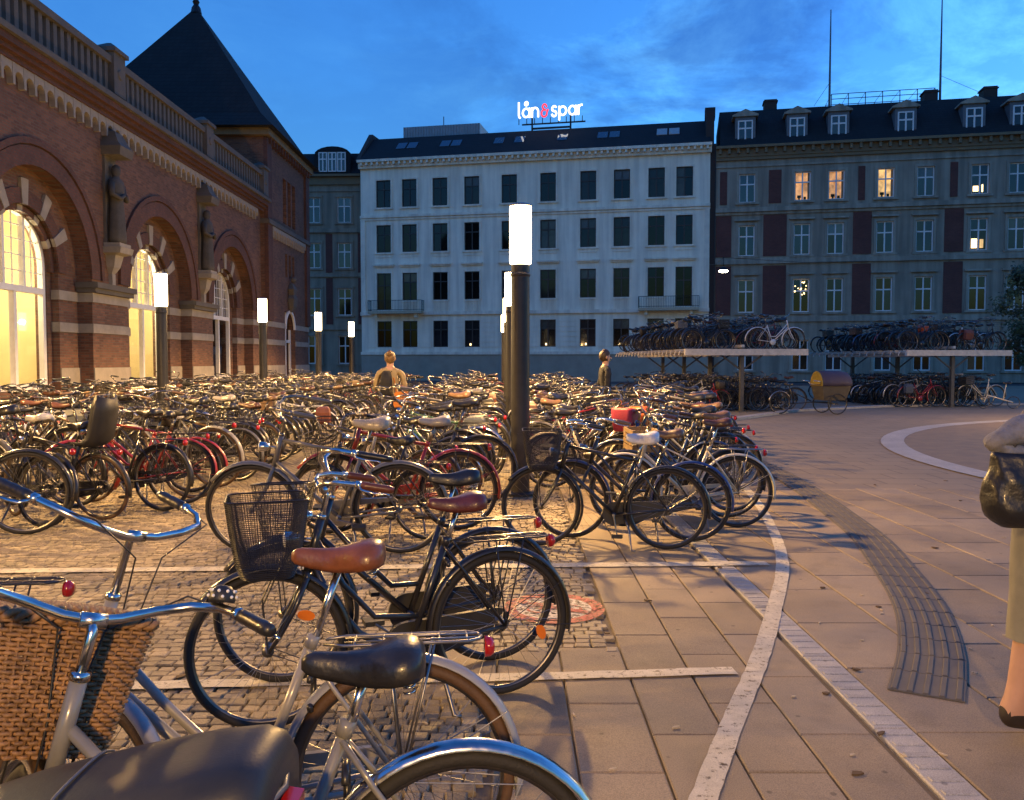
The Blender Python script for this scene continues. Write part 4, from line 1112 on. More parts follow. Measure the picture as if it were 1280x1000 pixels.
# street lamp hung over the street by the white house corner
t = thing('street_lamp', 'small bright street lamp hanging before the red brick house', 'lamp', (14.0, 56.0, 7.5))
b = MB(); b.lathe([(0.0, 0.0), (0.22, 0.02), (0.3, 0.08), (0.3, 0.12)], 14); add('glass', b.mesh('glass', M_STREETL, True), t)
b = MB(); b.lathe([(0.31, 0.12), (0.27, 0.25), (0.1, 0.36), (0.0, 0.38)], 14); b.tube([(0, 0, 0.36), (0, 0, 1.0)], 0.02, 5); add('hood', b.mesh('hood', M_IRON, True), t)
b = MB(); b.tube([(0, 0, 0.98), (0.9, 6, 1.2), (1.9, 12.2, 1.9)], 0.012, 4); b.tube([(0, 0, 0.98), (7, 5, 1.25), (14, 9.6, 1.9)], 0.012, 4); add('span_wire', b.mesh('span_wire', M_IRON), t)

# ------------------------------------------------------------------ tree at the right edge
def tree(x, y, label, seed, h=5.2, rad=2.0):
    r = random.Random(seed)
    t = thing('street_tree', label, 'tree', (x, y, 0))
    b = MB(); b.tube([(0, 0, -0.05), (0.03, 0.02, 1.0), (0.0, 0.05, 2.0), (0.1, 0, 3.2), (0.05, 0.05, h * 0.85)], [0.16, 0.12, 0.10, 0.07, 0.03], 8)
    for k in range(14):
        a = r.uniform(0, 2 * pi); z = r.uniform(1.6, h * 0.75); l = r.uniform(0.7, 1.5)
        b.tube([(0, 0, z), (cos(a) * l * .5, sin(a) * l * .5, z + .35), (cos(a) * l, sin(a) * l, z + .85)], [.05, .035, .012], 5)
    add('trunk', b.mesh('trunk', mat('tree_bark', (0.06, 0.045, 0.035), 0.9, bump=0.6, bscale=30), True), t)
    b = MB()
    clumps = []
    for k in range(95):
        a = r.uniform(0, 2 * pi); ph = r.uniform(-0.9, 1.0); q = rad * r.uniform(0.35, 1.0) * sqrt(max(0.05, 1 - ph * ph * 0.8))
        clumps.append((q * cos(a), q * sin(a), h * 0.62 + ph * h * 0.36, r.uniform(0.28, 0.55)))
    for (cx_, cy_, cz_, cr) in clumps:
        for k in range(130):
            d_ = Vector((r.gauss(0, 1), r.gauss(0, 1), r.gauss(0, 1))).normalized() * cr * r.uniform(0.3, 1.0)
            c_ = Vector((cx_, cy_, cz_)) + d_
            u = Vector((r.gauss(0, 1), r.gauss(0, 1), r.gauss(0, 1))).normalized(); v = u.orthogonal().normalized()
            s_ = r.uniform(0.05, 0.09)
            b.poly([c_ - u * s_, c_ + v * s_ * 0.55, c_ + u * s_, c_ - v * s_ * 0.55])
    add('crown', b.mesh('crown', mat('leaves', (0.045, 0.075, 0.028), 0.6, var=0.4, scale=1.5, objrand=0.4)), t)
tree(20.4, 33.0, 'dark leafy young tree at the right picture edge', 4, 5.4, 1.35)
# ------------------------------------------------------------------ bicycles
M_BPAINT = mat('bicycle_paint', (1, 1, 1), 0.32, var=0.12, scale=14, coat=0.5, objcol=True, bump=0.04, bscale=60)
M_RUBBER = mat('tyre_rubber', (0.018, 0.017, 0.016), 0.75, var=0.3, scale=10, bump=0.25, bscale=120)
M_TANTYRE = mat('brown_tyre', (0.10, 0.055, 0.03), 0.7, var=0.3, scale=10, bump=0.25, bscale=120)
M_CHROME = mat('chrome', (0.60, 0.59, 0.57), 0.2, metal=1.0, var=0.12, scale=18, rvar=0.3)
M_DIMCHROME = mat('shaded_chrome', (0.24, 0.23, 0.215), 0.3, metal=1.0, var=0.3, scale=18, rvar=0.3)  # shade put into the colour: darker chrome for the packed rows
M_ALU = mat('dull_aluminium', (0.30, 0.29, 0.275), 0.38, metal=1.0, var=0.2, scale=12)
M_RIM = mat('tarnished_rim', (0.17, 0.16, 0.15), 0.36, metal=1.0, var=0.3, scale=12)
M_BLKMETAL = mat('black_metal', (0.02, 0.02, 0.021), 0.35, var=0.2, scale=10, coat=0.25)
M_BLKPLAST = mat('black_plastic', (0.022, 0.022, 0.023), 0.5, var=0.2, scale=10, bump=0.1, bscale=90)
M_LEATHER = mat('saddle_leather', (1, 1, 1), 0.36, var=0.25, scale=16, objcol=True, bump=0.15, bscale=70, coat=0.15)
M_REDLENS = mat('red_reflector', (0.38, 0.010, 0.012), 0.15, var=0.05, coat=0.6)
M_ORANGELENS = mat('orange_reflector', (0.85, 0.20, 0.01), 0.2, var=0.05, coat=0.5)
M_WHITELENS = mat('headlight_glass', (0.75, 0.75, 0.72), 0.12, var=0.05, coat=0.6)
M_WICKER = mat('wicker_cane', (0.27, 0.155, 0.075), 0.6, var=0.5, scale=26, bump=0.3, bscale=120)
M_BASKETCOL = mat('basket_colour', (1, 1, 1), 0.5, var=0.2, scale=10, objcol=True)

RW = 0.345
RHUB = Vector((-0.50, 0, RW)); FHUB = Vector((0.58, 0, RW))
BB = Vector((-0.05, 0, 0.285)); HT = Vector((0.345, 0, 0.90)); HB = Vector((0.405, 0, 0.68)); SEAT = Vector((-0.235, 0, 0.77))
AX = (HT - HB).normalized()
PC = {}
def cached(key, fn):
    if key not in PC: PC[key] = fn()
    return PC[key]
def seg(d, hi, mid, lo): return (hi, mid, lo)[d]

def g_tyre(d, tan=False):
    b = MB(); n = seg(d, 56, 32, 20); m = seg(d, 10, 6, 4)
    b.lathe([(RW - 0.019 + 0.019 * cos(2 * pi * i / m), 0.019 * sin(2 * pi * i / m)) for i in range(m + 1)], n, axis='y')
    return b.mesh('tyre', M_TANTYRE if tan else M_RUBBER, True)
def rim_geo(b, d):
    n = seg(d, 56, 32, 20)
    b.lathe([(0.319, -0.011), (0.303, -0.010), (0.300, 0.0), (0.303, 0.010), (0.319, 0.011)], n, axis='y')
def spoke_geo(b, d):
    n = seg(d, 32, 20, 12); r = seg(d, 0.0010, 0.0011, 0.0016)
    for k in range(n):
        a = 2 * pi * k / n; a2 = a + (0.55 if k % 4 < 2 else -0.55); s_ = 1 if k % 2 else -1
        b.tube([(0.022 * cos(a2), s_ * 0.03, 0.022 * sin(a2)), (0.302 * cos(a), 0, 0.302 * sin(a))], r, 3, caps=False)
def g_rim(d): b = MB(); rim_geo(b, d); return b.mesh('wheel', M_RIM, True)
def g_spokes(d): b = MB(); spoke_geo(b, d); return b.mesh('spokes', M_ALU)
def g_hub(d): b = MB(); b.lathe([(0.0, -0.06), (0.010, -0.06), (0.012, -0.036), (0.026, -0.034), (0.026, -0.028), (0.014, -0.024), (0.014, 0.024), (0.026, 0.028), (0.026, 0.034), (0.012, 0.036), (0.010, 0.06), (0.0, 0.06)], 12, axis='y'); return b.mesh('hub', M_ALU, True)
def g_wheel_low(d):
    b = MB(); rim_geo(b, d); spoke_geo(b, d); b.lathe([(0.0, -0.05), (0.022, -0.03), (0.022, 0.03), (0.0, 0.05)], 8, axis='y')
    if d == 2:
        b.cur = 1; b.lathe([(RW - 0.019 + 0.019 * cos(2 * pi * i / 4), 0.019 * sin(2 * pi * i / 4)) for i in range(5)], 20, axis='y')
    return b.mesh('wheel', [M_RIM, M_RUBBER], True)
def guard_geo(b, a0, a1, d, R=0.372, w=0.029):
    n = seg(d, 30, 16, 9); secs = []
    for i in range(n + 1):
        a = a0 + (a1 - a0) * i / n; q = []
        for t in (-1, -0.55, 0, 0.55, 1):
            q.append((R - 0.020 * t * t, w * t))
        for t in (1, 0.55, 0, -0.55, -1):
            q.append((R - 0.003 - 0.020 * t * t, w * t * 0.95))
        secs.append([(r_ * cos(a), y_, r_ * sin(a)) for (r_, y_) in q])
    b.loft(secs)
def stays_geo(b, angs, d, R=0.368):
    for a in angs:
        for s_ in (-1, 1): b.tube([(0, s_ * 0.055, 0), (R * cos(a), s_ * 0.03, R * sin(a))], 0.0022, 4 if d < 2 else 3, caps=False)
def g_guard(which, d, chrome=False):
    b = MB()
    if which == 'rear': guard_geo(b, radians(-5), radians(192), d); stays_geo(b, (radians(150), radians(186)), d)
    else: guard_geo(b, radians(38), radians(215), d); stays_geo(b, (radians(205),), d)
    return b.mesh('mudguard', M_CHROME if chrome else M_BPAINT, True)
def frame_geo(b, style, d):
    n = seg(d, 12, 8, 5)
    R = 0.0155
    b.tube([HB - AX * 0.005, HT + AX * 0.005], 0.0195, n)
    b.tube([BB + Vector((0, -0.036, 0)), BB + Vector((0, 0.036, 0))], 0.022, n)
    b.tube([BB, SEAT], R, n)
    if d < 2: b.tube([SEAT - (SEAT - BB).normalized() * 0.03, SEAT + (SEAT - BB).normalized() * 0.008], R + 0.005, n)
    lerp = lambda t: BB.lerp(SEAT, t)
    if style == 'diamond':
        b.tube([HT - AX * 0.03, lerp(0.96)], 0.014, n); b.tube([HB + AX * 0.03, BB], 0.017, n)
    elif style == 'step':
        b.tube([HB + AX * 0.03, BB], 0.017, n)
        b.tube([HB + AX * 0.13, Vector((0.20, 0, 0.60)), Vector((0.04, 0, 0.44)), lerp(0.32)], 0.0145, n)
    elif style == 'swan':
        b.tube([HB + AX * 0.05, Vector((0.30, 0, 0.52)), Vector((0.18, 0, 0.37)), Vector((0.06, 0, 0.30)), BB], 0.018, n)
        b.tube([HB + AX * 0.14, Vector((0.25, 0, 0.60)), Vector((0.11, 0, 0.44)), lerp(0.28)], 0.0135, n)
    else:  # slanted twin tube frame
        b.tube([HB + AX * 0.03, BB], 0.017, n)
        for s_ in (-1, 1): b.tube([HT - AX * 0.05 + Vector((0, s_ * 0.01, 0)), lerp(0.62) + Vector((0, s_ * 0.022, 0)), RHUB + Vector((0, s_ * 0.06, 0.01))], 0.008, max(5, n - 3))
    for s_ in (-1, 1):
        b.tube([BB + Vector((-0.02, s_ * 0.03, 0)), BB.lerp(RHUB, 0.35) + Vector((0, s_ * 0.05, 0)), RHUB + Vector((0, s_ * 0.062, 0))], 0.009, max(5, n - 3))
        b.tube([lerp(0.93) + Vector((0, s_ * 0.014, 0)), lerp(0.93).lerp(RHUB, 0.25) + Vector((0, s_ * 0.045, 0)), RHUB + Vector((0, s_ * 0.062, 0))], 0.0075, max(5, n - 3))
def g_frame(style, d):
    b = MB(); frame_geo(b, style, d)
    return b.mesh('frame', M_BPAINT, True)
def fork_geo(b, d):
    n = seg(d, 10, 7, 4)
    cr = HB - AX * 0.02
    b.tube([cr + Vector((0, -0.052, -0.01)), cr + Vector((0, 0, 0.012)), cr + Vector((0, 0.052, -0.01))], 0.014, n)
    for s_ in (-1, 1):
        b.tube([cr + Vector((0, s_ * 0.05, -0.005)), cr.lerp(FHUB, 0.45) + Vector((-0.018, s_ * 0.056, 0)), cr.lerp(FHUB, 0.8) + Vector((-0.014, s_ * 0.057, 0)), FHUB + Vector((0, s_ * 0.057, 0))], [0.013, 0.012, 0.010, 0.008], n)
def g_fork(d): b = MB(); fork_geo(b, d); return b.mesh('fork', M_BPAINT, True)
def bar_path(style, up=0.0):
    T = HT + AX * (0.13 + up)
    if style == 'swept':
        half = [(0.02, 0.0, 0.005), (0.035, 0.06, 0.012), (0.045, 0.14, 0.035), (0.03, 0.215, 0.052), (-0.03, 0.262, 0.055), (-0.11, 0.283, 0.044), (-0.20, 0.297, 0.026), (-0.235, 0.30, 0.020)]
    elif style == 'upright':
        half = [(0.03, 0.0, 0.0), (0.05, 0.05, 0.02), (0.07, 0.13, 0.085), (0.05, 0.21, 0.12), (-0.02, 0.265, 0.12), (-0.12, 0.285, 0.10), (-0.23, 0.29, 0.08), (-0.27, 0.29, 0.07)]
    else:
        half = [(0.05, 0.0, 0.0), (0.05, 0.08, 0.004), (0.045, 0.16, 0.012), (0.02, 0.24, 0.018), (-0.01, 0.30, 0.018), (-0.025, 0.33, 0.018)]
    L = [T + Vector(p) for p in half]
    R_ = [T + Vector((p[0], -p[1], p[2])) for p in half[1:]]
    return L, R_, T
def bar_geo(b, style, d, up=0.0):
    n = seg(d, 10, 7, 5)
    L, R_, T = bar_path(style, up)
    b.tube(R_[::-1] + L, 0.0115, n)
    b.tube([HT - AX * 0.0, T - AX * 0.02, T + Vector((0.02, 0, 0.005))], 0.0125, n)
    b.tube([L[0] + Vector((0, -0.028, 0)), L[0] + Vector((0, 0.028, 0))], 0.018, n)
    if d < 2: b.tube([HT + AX * 0.004, HT + AX * 0.022], 0.022, n)
def g_bar(style, d, up=0.0): b = MB(); bar_geo(b, style, d, up); return b.mesh('handlebar', M_CHROME if d == 0 else M_DIMCHROME, True)
def g_grip(style, d, side, up=0.0):
    L, R_, T = bar_path(style, up); P = L if side > 0 else R_
    a, c = P[-3], P[-1]
    if style == 'flat': a = P[-2].lerp(P[-3], 0.6)
    t = (c - a).normalized(); c = c + t * 0.012
    b = MB(); n = seg(d, 12, 8, 5)
    k = 7; b.tube([a.lerp(c, i / k) for i in range(k + 1)], [0.015, 0.0175, 0.0165, 0.0175, 0.0165, 0.0175, 0.017, 0.013], n)
    return b.mesh('grip', M_LEATHER, True)
def g_lever(style, d, side, up=0.0):
    L, R_, T = bar_path(style, up); P = L if side > 0 else R_
    a = P[-3].lerp(P[-4], 0.12); t = (P[-1] - P[-3]).normalized(); out = Vector((0, side, 0)); dn = Vector((0, 0, -1))
    fw = Vector((1, 0, 0)) if style == 'flat' else Vector((0.0, side * 0.9, -0.5))
    b = MB(); b.tube([a - t * 0.012, a + t * 0.014], 0.0165, 8)
    b.tube([a, a + fw * 0.035 + t * 0.01, a + fw * 0.045 + t * 0.06, a + fw * 0.036 + t * 0.11, a + fw * 0.042 + t * 0.125], [0.008, 0.008, 0.006, 0.005, 0.006], 6, flat=0.7)
    return b.mesh('brake_lever', M_CHROME if d == 0 else M_DIMCHROME, True)
def g_cables(style, d, up=0.0):
    L, R_, T = bar_path(style, up); b = MB()
    for s_, P in ((1, L), (-1, R_)):
        a = P[-4]
        b.tube([a, a + Vector((0.09, -s_ * 0.05, 0.02)), T + Vector((0.10, s_ * 0.05, -0.02)), HB + Vector((0.05, s_ * 0.02, 0.12)), HB + Vector((0.02, s_ * 0.03, -0.02))], 0.0026, 5)
    return b.mesh('brake_cable', M_BLKPLAST, True)
def g_saddle(d, kind='city'):
    """domed shell: wide sprung back, waist and long nose"""
    b = MB(); wide = {'city': 1.0, 'sport': 0.74, 'cover': 1.12}[kind]
    #     x     half width  top  depth of the side skirt
    S = [(-.140, .020, .004, .022), (-.136, .058, .016, .040), (-.122, .086, .027, .052), (-.095, .102, .032, .058), (-.060, .096, .026, .058), (-.025, .072, .015, .054),
         (.010, .050, .008, .050), (.045, .036, .006, .046), (.080, .029, .008, .042), (.110, .025, .010, .038), (.130, .020, .006, .030), (.142, .010, -.004, .016)]
    n = seg(d, 8, 5, 3); secs = []
    for (x, w, z, dp) in S:
        q = []; w *= wide
        if kind == 'cover': dp += 0.016
        for i in range(-n, n + 1):
            t = i / n * radians(108)
            yy = w * sin(t) if abs(t) < pi / 2 else w * (1 - 0.12 * (abs(t) - pi / 2)) * (1 if t > 0 else -1)
            zz = z - dp * (1 - cos(t)) ** 1.25
            if kind == 'cover': yy *= 1 + 0.05 * sin(31 * x + 3 * t); zz += 0.005 * sin(45 * x + 4 * t)
            q.append((x, yy, zz))
        q.append((x, w * 0.5, z - dp * 1.15)); q.append((x, -w * 0.5, z - dp * 1.15))
        secs.append(q)
    b.loft(secs)
    return b.mesh('saddle', M_LEATHER, True)
def sd_top(up): return SEAT + (SEAT - BB).normalized() * (0.16 + up)
def g_post(d, up=0.0):
    b = MB(); T = sd_top(up); n = seg(d, 10, 7, 5)
    b.tube([SEAT - Vector((0, 0, 0.02)), T], 0.0125, n)
    if d < 2:
        b.tube([T + Vector((0, -0.024, 0.005)), T + Vector((0, 0.024, 0.005))], 0.014, n)
        for s_ in (-1, 1):
            b.tube([T + Vector((-0.10, s_ * 0.055, 0.0)), T + Vector((-0.03, s_ * 0.02, 0.008)), T + Vector((0.12, s_ * 0.012, 0.015))], 0.0035, 5)
            c = T + Vector((-0.10, s_ * 0.055, -0.012)); m = 40 if d == 0 else 18
            b.tube([c + Vector((0.013 * cos(i * 2 * pi * 4 / m), 0.013 * sin(i * 2 * pi * 4 / m), 0.052 * i / m - 0.012)) for i in range(m + 1)], 0.0028, 4)
    return b.mesh('seat_post', M_CHROME if d == 0 else M_DIMCHROME, True)
def g_carrier(d, chrome=False):
    b = MB(); n = seg(d, 7, 5, 3); z = 0.755
    for s_ in (-1, 1):
        y = s_ * 0.062
        b.tube([(-0.27, s_ * 0.03, z), (-0.33, y, z), (-0.70, y, z), (-0.735, y * 0.6, z), (-0.745, 0, z)], 0.005, n)
        for xx in (-0.60, -0.46): b.tube([(RHUB.x, s_ * 0.07, RHUB.z), (xx, y, z)], 0.004, n)
    for k in range(seg(d, 5, 4, 2)):
        xx = -0.36 - k * 0.085; b.tube([(xx, -0.062, z), (xx, 0.062, z)], 0.0035, n)
    for s_ in (-0.025, 0.025): b.tube([(-0.33, s_, z + 0.002), (-0.735, s_, z + 0.002)], 0.0035, n)
    return b.mesh('carrier', M_ALU if chrome else M_BLKMETAL, True)
def g_tail():
    b = MB(); b.lathe([(0.0, 0.022), (0.024, 0.018), (0.032, 0.006), (0.033, -0.01), (0.0, -0.01)], 12, (-0.765, 0, 0.722), 'x'); 
    b.v = [(-0.765 - (x + 0.765), y, z) for (x, y, z) in b.v]
    return b.mesh('tail_light', M_REDLENS, True)
def g_rearrefl(): b = MB(); b.lathe([(0.0, 0.01), (0.02, 0.008), (0.023, -0.004), (0.0, -0.006)], 10, (-0.885, 0, 0.46), 'x'); return b.mesh('reflector', M_REDLENS, True)
def g_head():
    b = MB(); c = HB + Vector((0.075, 0, 0.14))
    b.lathe([(0.0, -0.05), (0.022, -0.045), (0.035, -0.01), (0.038, 0.02)], 12, c, 'x'); b.cur = 1; b.lathe([(0.038, 0.02), (0.030, 0.028), (0.0, 0.030)], 12, c, 'x')
    b.cur = 0; b.tube([c + Vector((-0.04, 0, 0)), HB + AX * 0.14], 0.006, 5)
    return b.mesh('headlight', [M_CHROME, M_WHITELENS], True)
def g_chain(kind, d):
    b = MB()
    if kind == 'full':
        n = seg(d, 12, 8, 5)
        P = arc(BB.x, BB.z, 0.10, -pi / 2, pi / 2, n) + arc(RHUB.x, RHUB.z, 0.062, pi / 2, 3 * pi / 2, n)
        b.prism(P, -0.068, -0.040, 'y')
    else:
        P = [(BB.x + 0.10, BB.z + 0.02), (BB.x + 0.09, BB.z + 0.10), (BB.x, BB.z + 0.115), (RHUB.x + 0.05, RHUB.z + 0.075), (RHUB.x + 0.02, RHUB.z + 0.05), (BB.x - 0.05, BB.z + 0.07)]
        b.prism(P, -0.066, -0.042, 'y')
    return b.mesh('chain_guard', M_BLKPLAST if kind == 'full' else M_BPAINT)
def crank_geo(b, d, a=0.6):
    n = seg(d, 8, 6, 4)
    for s_, aa in ((-1, a), (1, a + pi)):
        e = BB + Vector((0.17 * cos(aa), s_ * 0.085, 0.17 * sin(aa)))
        b.tube([BB + Vector((0, s_ * 0.075, 0)), e], [0.012, 0.009], n, flat=0.7)
    b.tube([BB + Vector((0, -0.08, 0)), BB + Vector((0, 0.08, 0))], 0.012, n)
    b.lathe([(0.0, -0.050), (0.088, -0.050), (0.09, -0.046), (0.0, -0.044)], seg(d, 24, 14, 8), BB, 'y')
def g_crank(d, a=0.6): b = MB(); crank_geo(b, d, a); return b.mesh('crank', M_ALU)
def g_pedal(s_, a=0.6):
    aa = a if s_ < 0 else a + pi
    e = BB + Vector((0.17 * cos(aa), s_ * 0.135, 0.17 * sin(aa)))
    b = MB(); b.box(e.x - 0.045, e.x + 0.045, e.y - 0.045, e.y + 0.045, e.z - 0.011, e.z + 0.011)
    b.box(e.x - 0.049, e.x - 0.045, e.y - 0.03, e.y + 0.03, e.z - 0.008, e.z + 0.008); return b.mesh('pedal', M_BLKPLAST)
def g_stand(d, lean=True):
    b = MB(); b.tube([BB + Vector((-0.09, 0.03, -0.01)), BB + Vector((-0.13, 0.10, -0.12)), Vector((-0.20, 0.20, 0.012)), Vector((-0.23, 0.215, 0.01))], [0.011, 0.010, 0.009, 0.009], seg(d, 8, 5, 4))
    return b.mesh('kickstand', M_ALU, True)
def g_bell():
    c = bar_path('swept')[1][-4] + Vector((0.0, 0, 0.02))
    b = MB(); b.lathe([(0.0, 0.034), (0.018, 0.031), (0.029, 0.018), (0.032, 0.0), (0.030, -0.006), (0.0, -0.006)], 18, c)
    b.cur = 1
    for k in range(9):
        for zz, rr in ((0.007, 0.0322), (0.020, 0.0288)):
            a = 2 * pi * (k + (0.5 if zz > 0.01 else 0)) / 9
            b.ball((c.x + rr * cos(a), c.y + rr * sin(a), c.z + zz), 0.0042, 6, 4)
    return b.mesh('bell', [M_BLKPLAST, mat('white_dot', (0.8, 0.8, 0.78), 0.4)], True)
def g_lockring():
    b = MB(); c = RHUB + Vector((0.27, 0, 0.27))
    b.tube([c + Vector((0.0, 0.06 * cos(a), 0.06 * sin(a))) for a in [pi * 0.7 + i * 1.6 * pi / 12 - pi * 0.5 for i in range(13)]], 0.010, 6)
    return b.mesh('frame_lock', M_BLKMETAL, True)
def g_reflector(): b = MB(); b.lathe([(0.0, -0.004), (0.03, -0.004), (0.03, 0.004), (0.0, 0.004)], 14, (0, 0.012, 0), 'y'); b.v = [(x * 0.75 - 0.17, y, z * 1.3 - 0.13) for (x, y, z) in b.v]; return b.mesh('wheel_reflector', M_ORANGELENS)
# baskets, mounted in front of the head tube
def bsec(z, w, l, n=7, rr=0.06):
    """rounded rectangle outline at height z"""
    pts = []
    for (sx, sy, a) in ((1, 1, 0), (-1, 1, pi / 2), (-1, -1, pi), (1, -1, 3 * pi / 2)):
        for i in range(n):
            t = a + pi / 2 * i / (n - 1); pts.append((sx * (l / 2 - rr) + rr * cos(t), sy * (w / 2 - rr) + rr * sin(t), z))
    return pts
def g_basket(kind, d):
    b = MB(); c = Vector((0.575, 0, 0.72)); H = 0.27
    if kind in ('wire', 'mesh'):
        rows = 40 if kind == 'mesh' else seg(d, 9, 7, 4); dens = 4 if kind == 'mesh' else 1
        r = 0.0014 if kind == 'mesh' else seg(d, 0.0018, 0.002, 0.0032)
        n = 8 if d < 2 else 4
        S = []
        for k in range(rows + 1):
            t = k / rows
            if kind == 'mesh': S.append([c + Vector(p) for p in bsec(-0.05 + 0.34 * t, 0.25 + 0.17 * sqrt(t), 0.20 + 0.14 * sqrt(t), n)])
            else: S.append([c + Vector(p) for p in bsec(H * t, 0.24 + 0.12 * t, 0.19 + 0.09 * t, n)])
        for k, q in enumerate(S):
            b.tube(q, 0.0045 if k == rows else (r * 1.6 if k == 0 else r), 5 if k == rows else 3, closed=True)
        m = len(S[0])
        # verticals spread evenly round the outline
        per = [(S[0][(i + 1) % m] - S[0][i]).length for i in range(m)]; tot = sum(per)
        nv = 190 if kind == 'mesh' else seg(d, 40, 28, 12)
        for k in range(nv):
            dd = tot * k / nv; i = 0
            while dd > per[i]: dd -= per[i]; i += 1
            f = dd / max(per[i], 1e-6)
            b.tube([S[q][i].lerp(S[q][(i + 1) % m], f) for q in ((0, rows) if kind == 'wire' else range(0, rows + 1, 8))], r, 3, caps=False)
        for k in range(8 if d < 2 else 4):
            x = -0.08 + 0.16 * k / 7; b.tube([c + Vector((x, -0.11, 0)), c + Vector((x, 0.11, 0))], r, 3, caps=False)
        for k in range(9 if d < 2 else 3):
            y = -0.1 + 0.2 * k / 8; b.tube([c + Vector((-0.09, y, 0)), c + Vector((0.09, y, 0))], r, 3, caps=False)
        me = b.mesh('basket', M_BLKMETAL)
    elif kind == 'wicker':
        rows = 30; n = 9
        base = [bsec(0, 0.24, 0.22, n, 0.03), bsec(H + 0.03, 0.345, 0.28, n, 0.035)]
        stakes = 60; rj = random.Random(8)
        def outline(t):
            q = [Vector(p).lerp(Vector(r_), t) for p, r_ in zip(base[0], base[1])]
            m = len(q); per = [(q[(i + 1) % m] - q[i]).length for i in range(m)]; tot = sum(per)
            out = []
            for k in range(stakes * 2):
                dd = tot * k / (stakes * 2); i = 0
                while dd > per[i]: dd -= per[i]; i += 1
                out.append(q[i].lerp(q[(i + 1) % m], dd / max(per[i], 1e-6)))
            return out
        for k in range(rows):
            t = (k + 0.5) / rows; P = outline(t)
            W = []
            for i, p in enumerate(P):
                nrm = Vector((p.x, p.y, 0)).normalized()
                W.append(c + p + nrm * (0.0055 * rj.uniform(.7, 1.3) * (1 if (i + 2 * (k % 2)) % 4 < 2 else -1)) + Vector((0, 0, 0.001 * sin(i * 1.7 + k))))
            b.tube(W, 0.0050, 5, closed=True)
        P0, P1 = outline(0.0), outline(1.0)
        for i in range(0, stakes * 2, 2): b.tube([c + P0[i], c + P1[i]], 0.004, 4)
        # braided rim
        for ph in (0, pi):
            b.tube([c + p + Vector((0, 0, 0.008)) + Vector((p.x, p.y, 0)).normalized() * 0.009 * cos(i * 1.1 + ph) + Vector((0, 0, 0.009 * sin(i * 1.1 + ph))) for i, p in enumerate(P1)], 0.009, 6, closed=True)
        b.loft([[c + Vector((p[0] * 0.97, p[1] * 0.97, 0.004)) for p in base[0]], [c + Vector((p[0] * 0.97, p[1] * 0.97, 0.012)) for p in base[0]]])
        # lid of the same weave
        for k in range(18):
            y = -0.155 + 0.31 * k / 17
            b.tube([c + Vector((-0.13 + 0.26 * i / 15, y, H + 0.036 + 0.006 * (1 if (i + k) % 2 else -1) + 0.02 * (1 - (y / 0.2) ** 2))) for i in range(16)], 0.009, 5)
        me = b.mesh('basket', M_WICKER, True)
    elif kind == 'crate':
        w, l, h = 0.40, 0.30, 0.24
        for k in range(4):
            z = 0.01 + k * 0.06
            b.box(c.x - l / 2, c.x + l / 2, -w / 2, -w / 2 + 0.012, c.z + z, c.z + z + 0.048); b.box(c.x - l / 2, c.x + l / 2, w / 2 - 0.012, w / 2, c.z + z, c.z + z + 0.048)
            b.box(c.x - l / 2, c.x - l / 2 + 0.012, -w / 2 + 0.012, w / 2 - 0.012, c.z + z, c.z + z + 0.048); b.box(c.x + l / 2 - 0.012, c.x + l / 2, -w / 2 + 0.012, w / 2 - 0.012, c.z + z, c.z + z + 0.048)
        for sx in (-1, 1):
            for sy in (-1, 1): b.box(c.x + sx * (l / 2 - 0.026) - 0.012, c.x + sx * (l / 2 - 0.026) + 0.012, sy * (w / 2 - 0.026) - 0.012, sy * (w / 2 - 0.026) + 0.012, c.z, c.z + h)
        b.box(c.x - l / 2, c.x + l / 2, -w / 2, w / 2, c.z, c.z + 0.01)
        return b.mesh('basket', M_BASKETCOL)
    else:  # bucket bag
        b.loft([[(c.x + p[0], p[1], c.z + p[2]) for p in bsec(z, w, l, 6, 0.05)] for (z, w, l) in ((0, .25, .2), (.1, .30, .23), (.22, .32, .25), (.25, .31, .24), (.24, .27, .2))])
        return b.mesh('basket', M_BASKETCOL, True)
    return me
def g_bracket():
    b = MB()
    for s_ in (-1, 1): b.tube([(0.52, s_ * 0.07, 0.72), (0.60, s_ * 0.065, 0.55), FHUB + Vector((0, s_ * 0.07, 0.0))], 0.004, 5)
    b.tube([HB + AX * 0.12, Vector((0.50, 0, 0.80))], 0.008, 6)
    return b.mesh('basket_bracket', M_BLKMETAL)
def g_childseat():
    b = MB(); x0 = -0.50; z0 = 0.80
    secs = []
    for (x, z, w, th) in ((x0 + 0.16, z0 + 0.00, .13, .02), (x0 + .08, z0 - .01, .15, .03), (x0 - .03, z0 + .0, .16, .03), (x0 - .11, z0 + .06, .17, .03), (x0 - .15, z0 + .2, .175, .03), (x0 - .19, z0 + .36, .17, .03), (x0 - .215, z0 + .48, .12, .025)):
        up = Vector((0.5, 0, 0.85)) if z > z0 + 0.03 else Vector((0, 0, 1))
        q = []
        for t in (-1, -0.8, -0.4, 0, 0.4, 0.8, 1): q.append(Vector((x, w * t, z)) + Vector((0.09 * abs(t) ** 3, 0, 0.05 * abs(t) ** 3)))
        for t in (1, 0.6, 0, -0.6, -1): q.append(Vector((x - th, w * t * 1.02, z - th * 0.6)) + Vector((0.07 * abs(t) ** 3, 0, 0.04 * abs(t) ** 3)))
        secs.append(q)
    b.loft(secs)
    for s_ in (-1, 1): b.tube([(x0 + .10, s_ * .14, z0), (x0 + .20, s_ * .15, z0 - .25), (x0 + .22, s_ * .13, z0 - .36)], .022, 6)
    return b.mesh('child_seat', M_BLKPLAST, True)
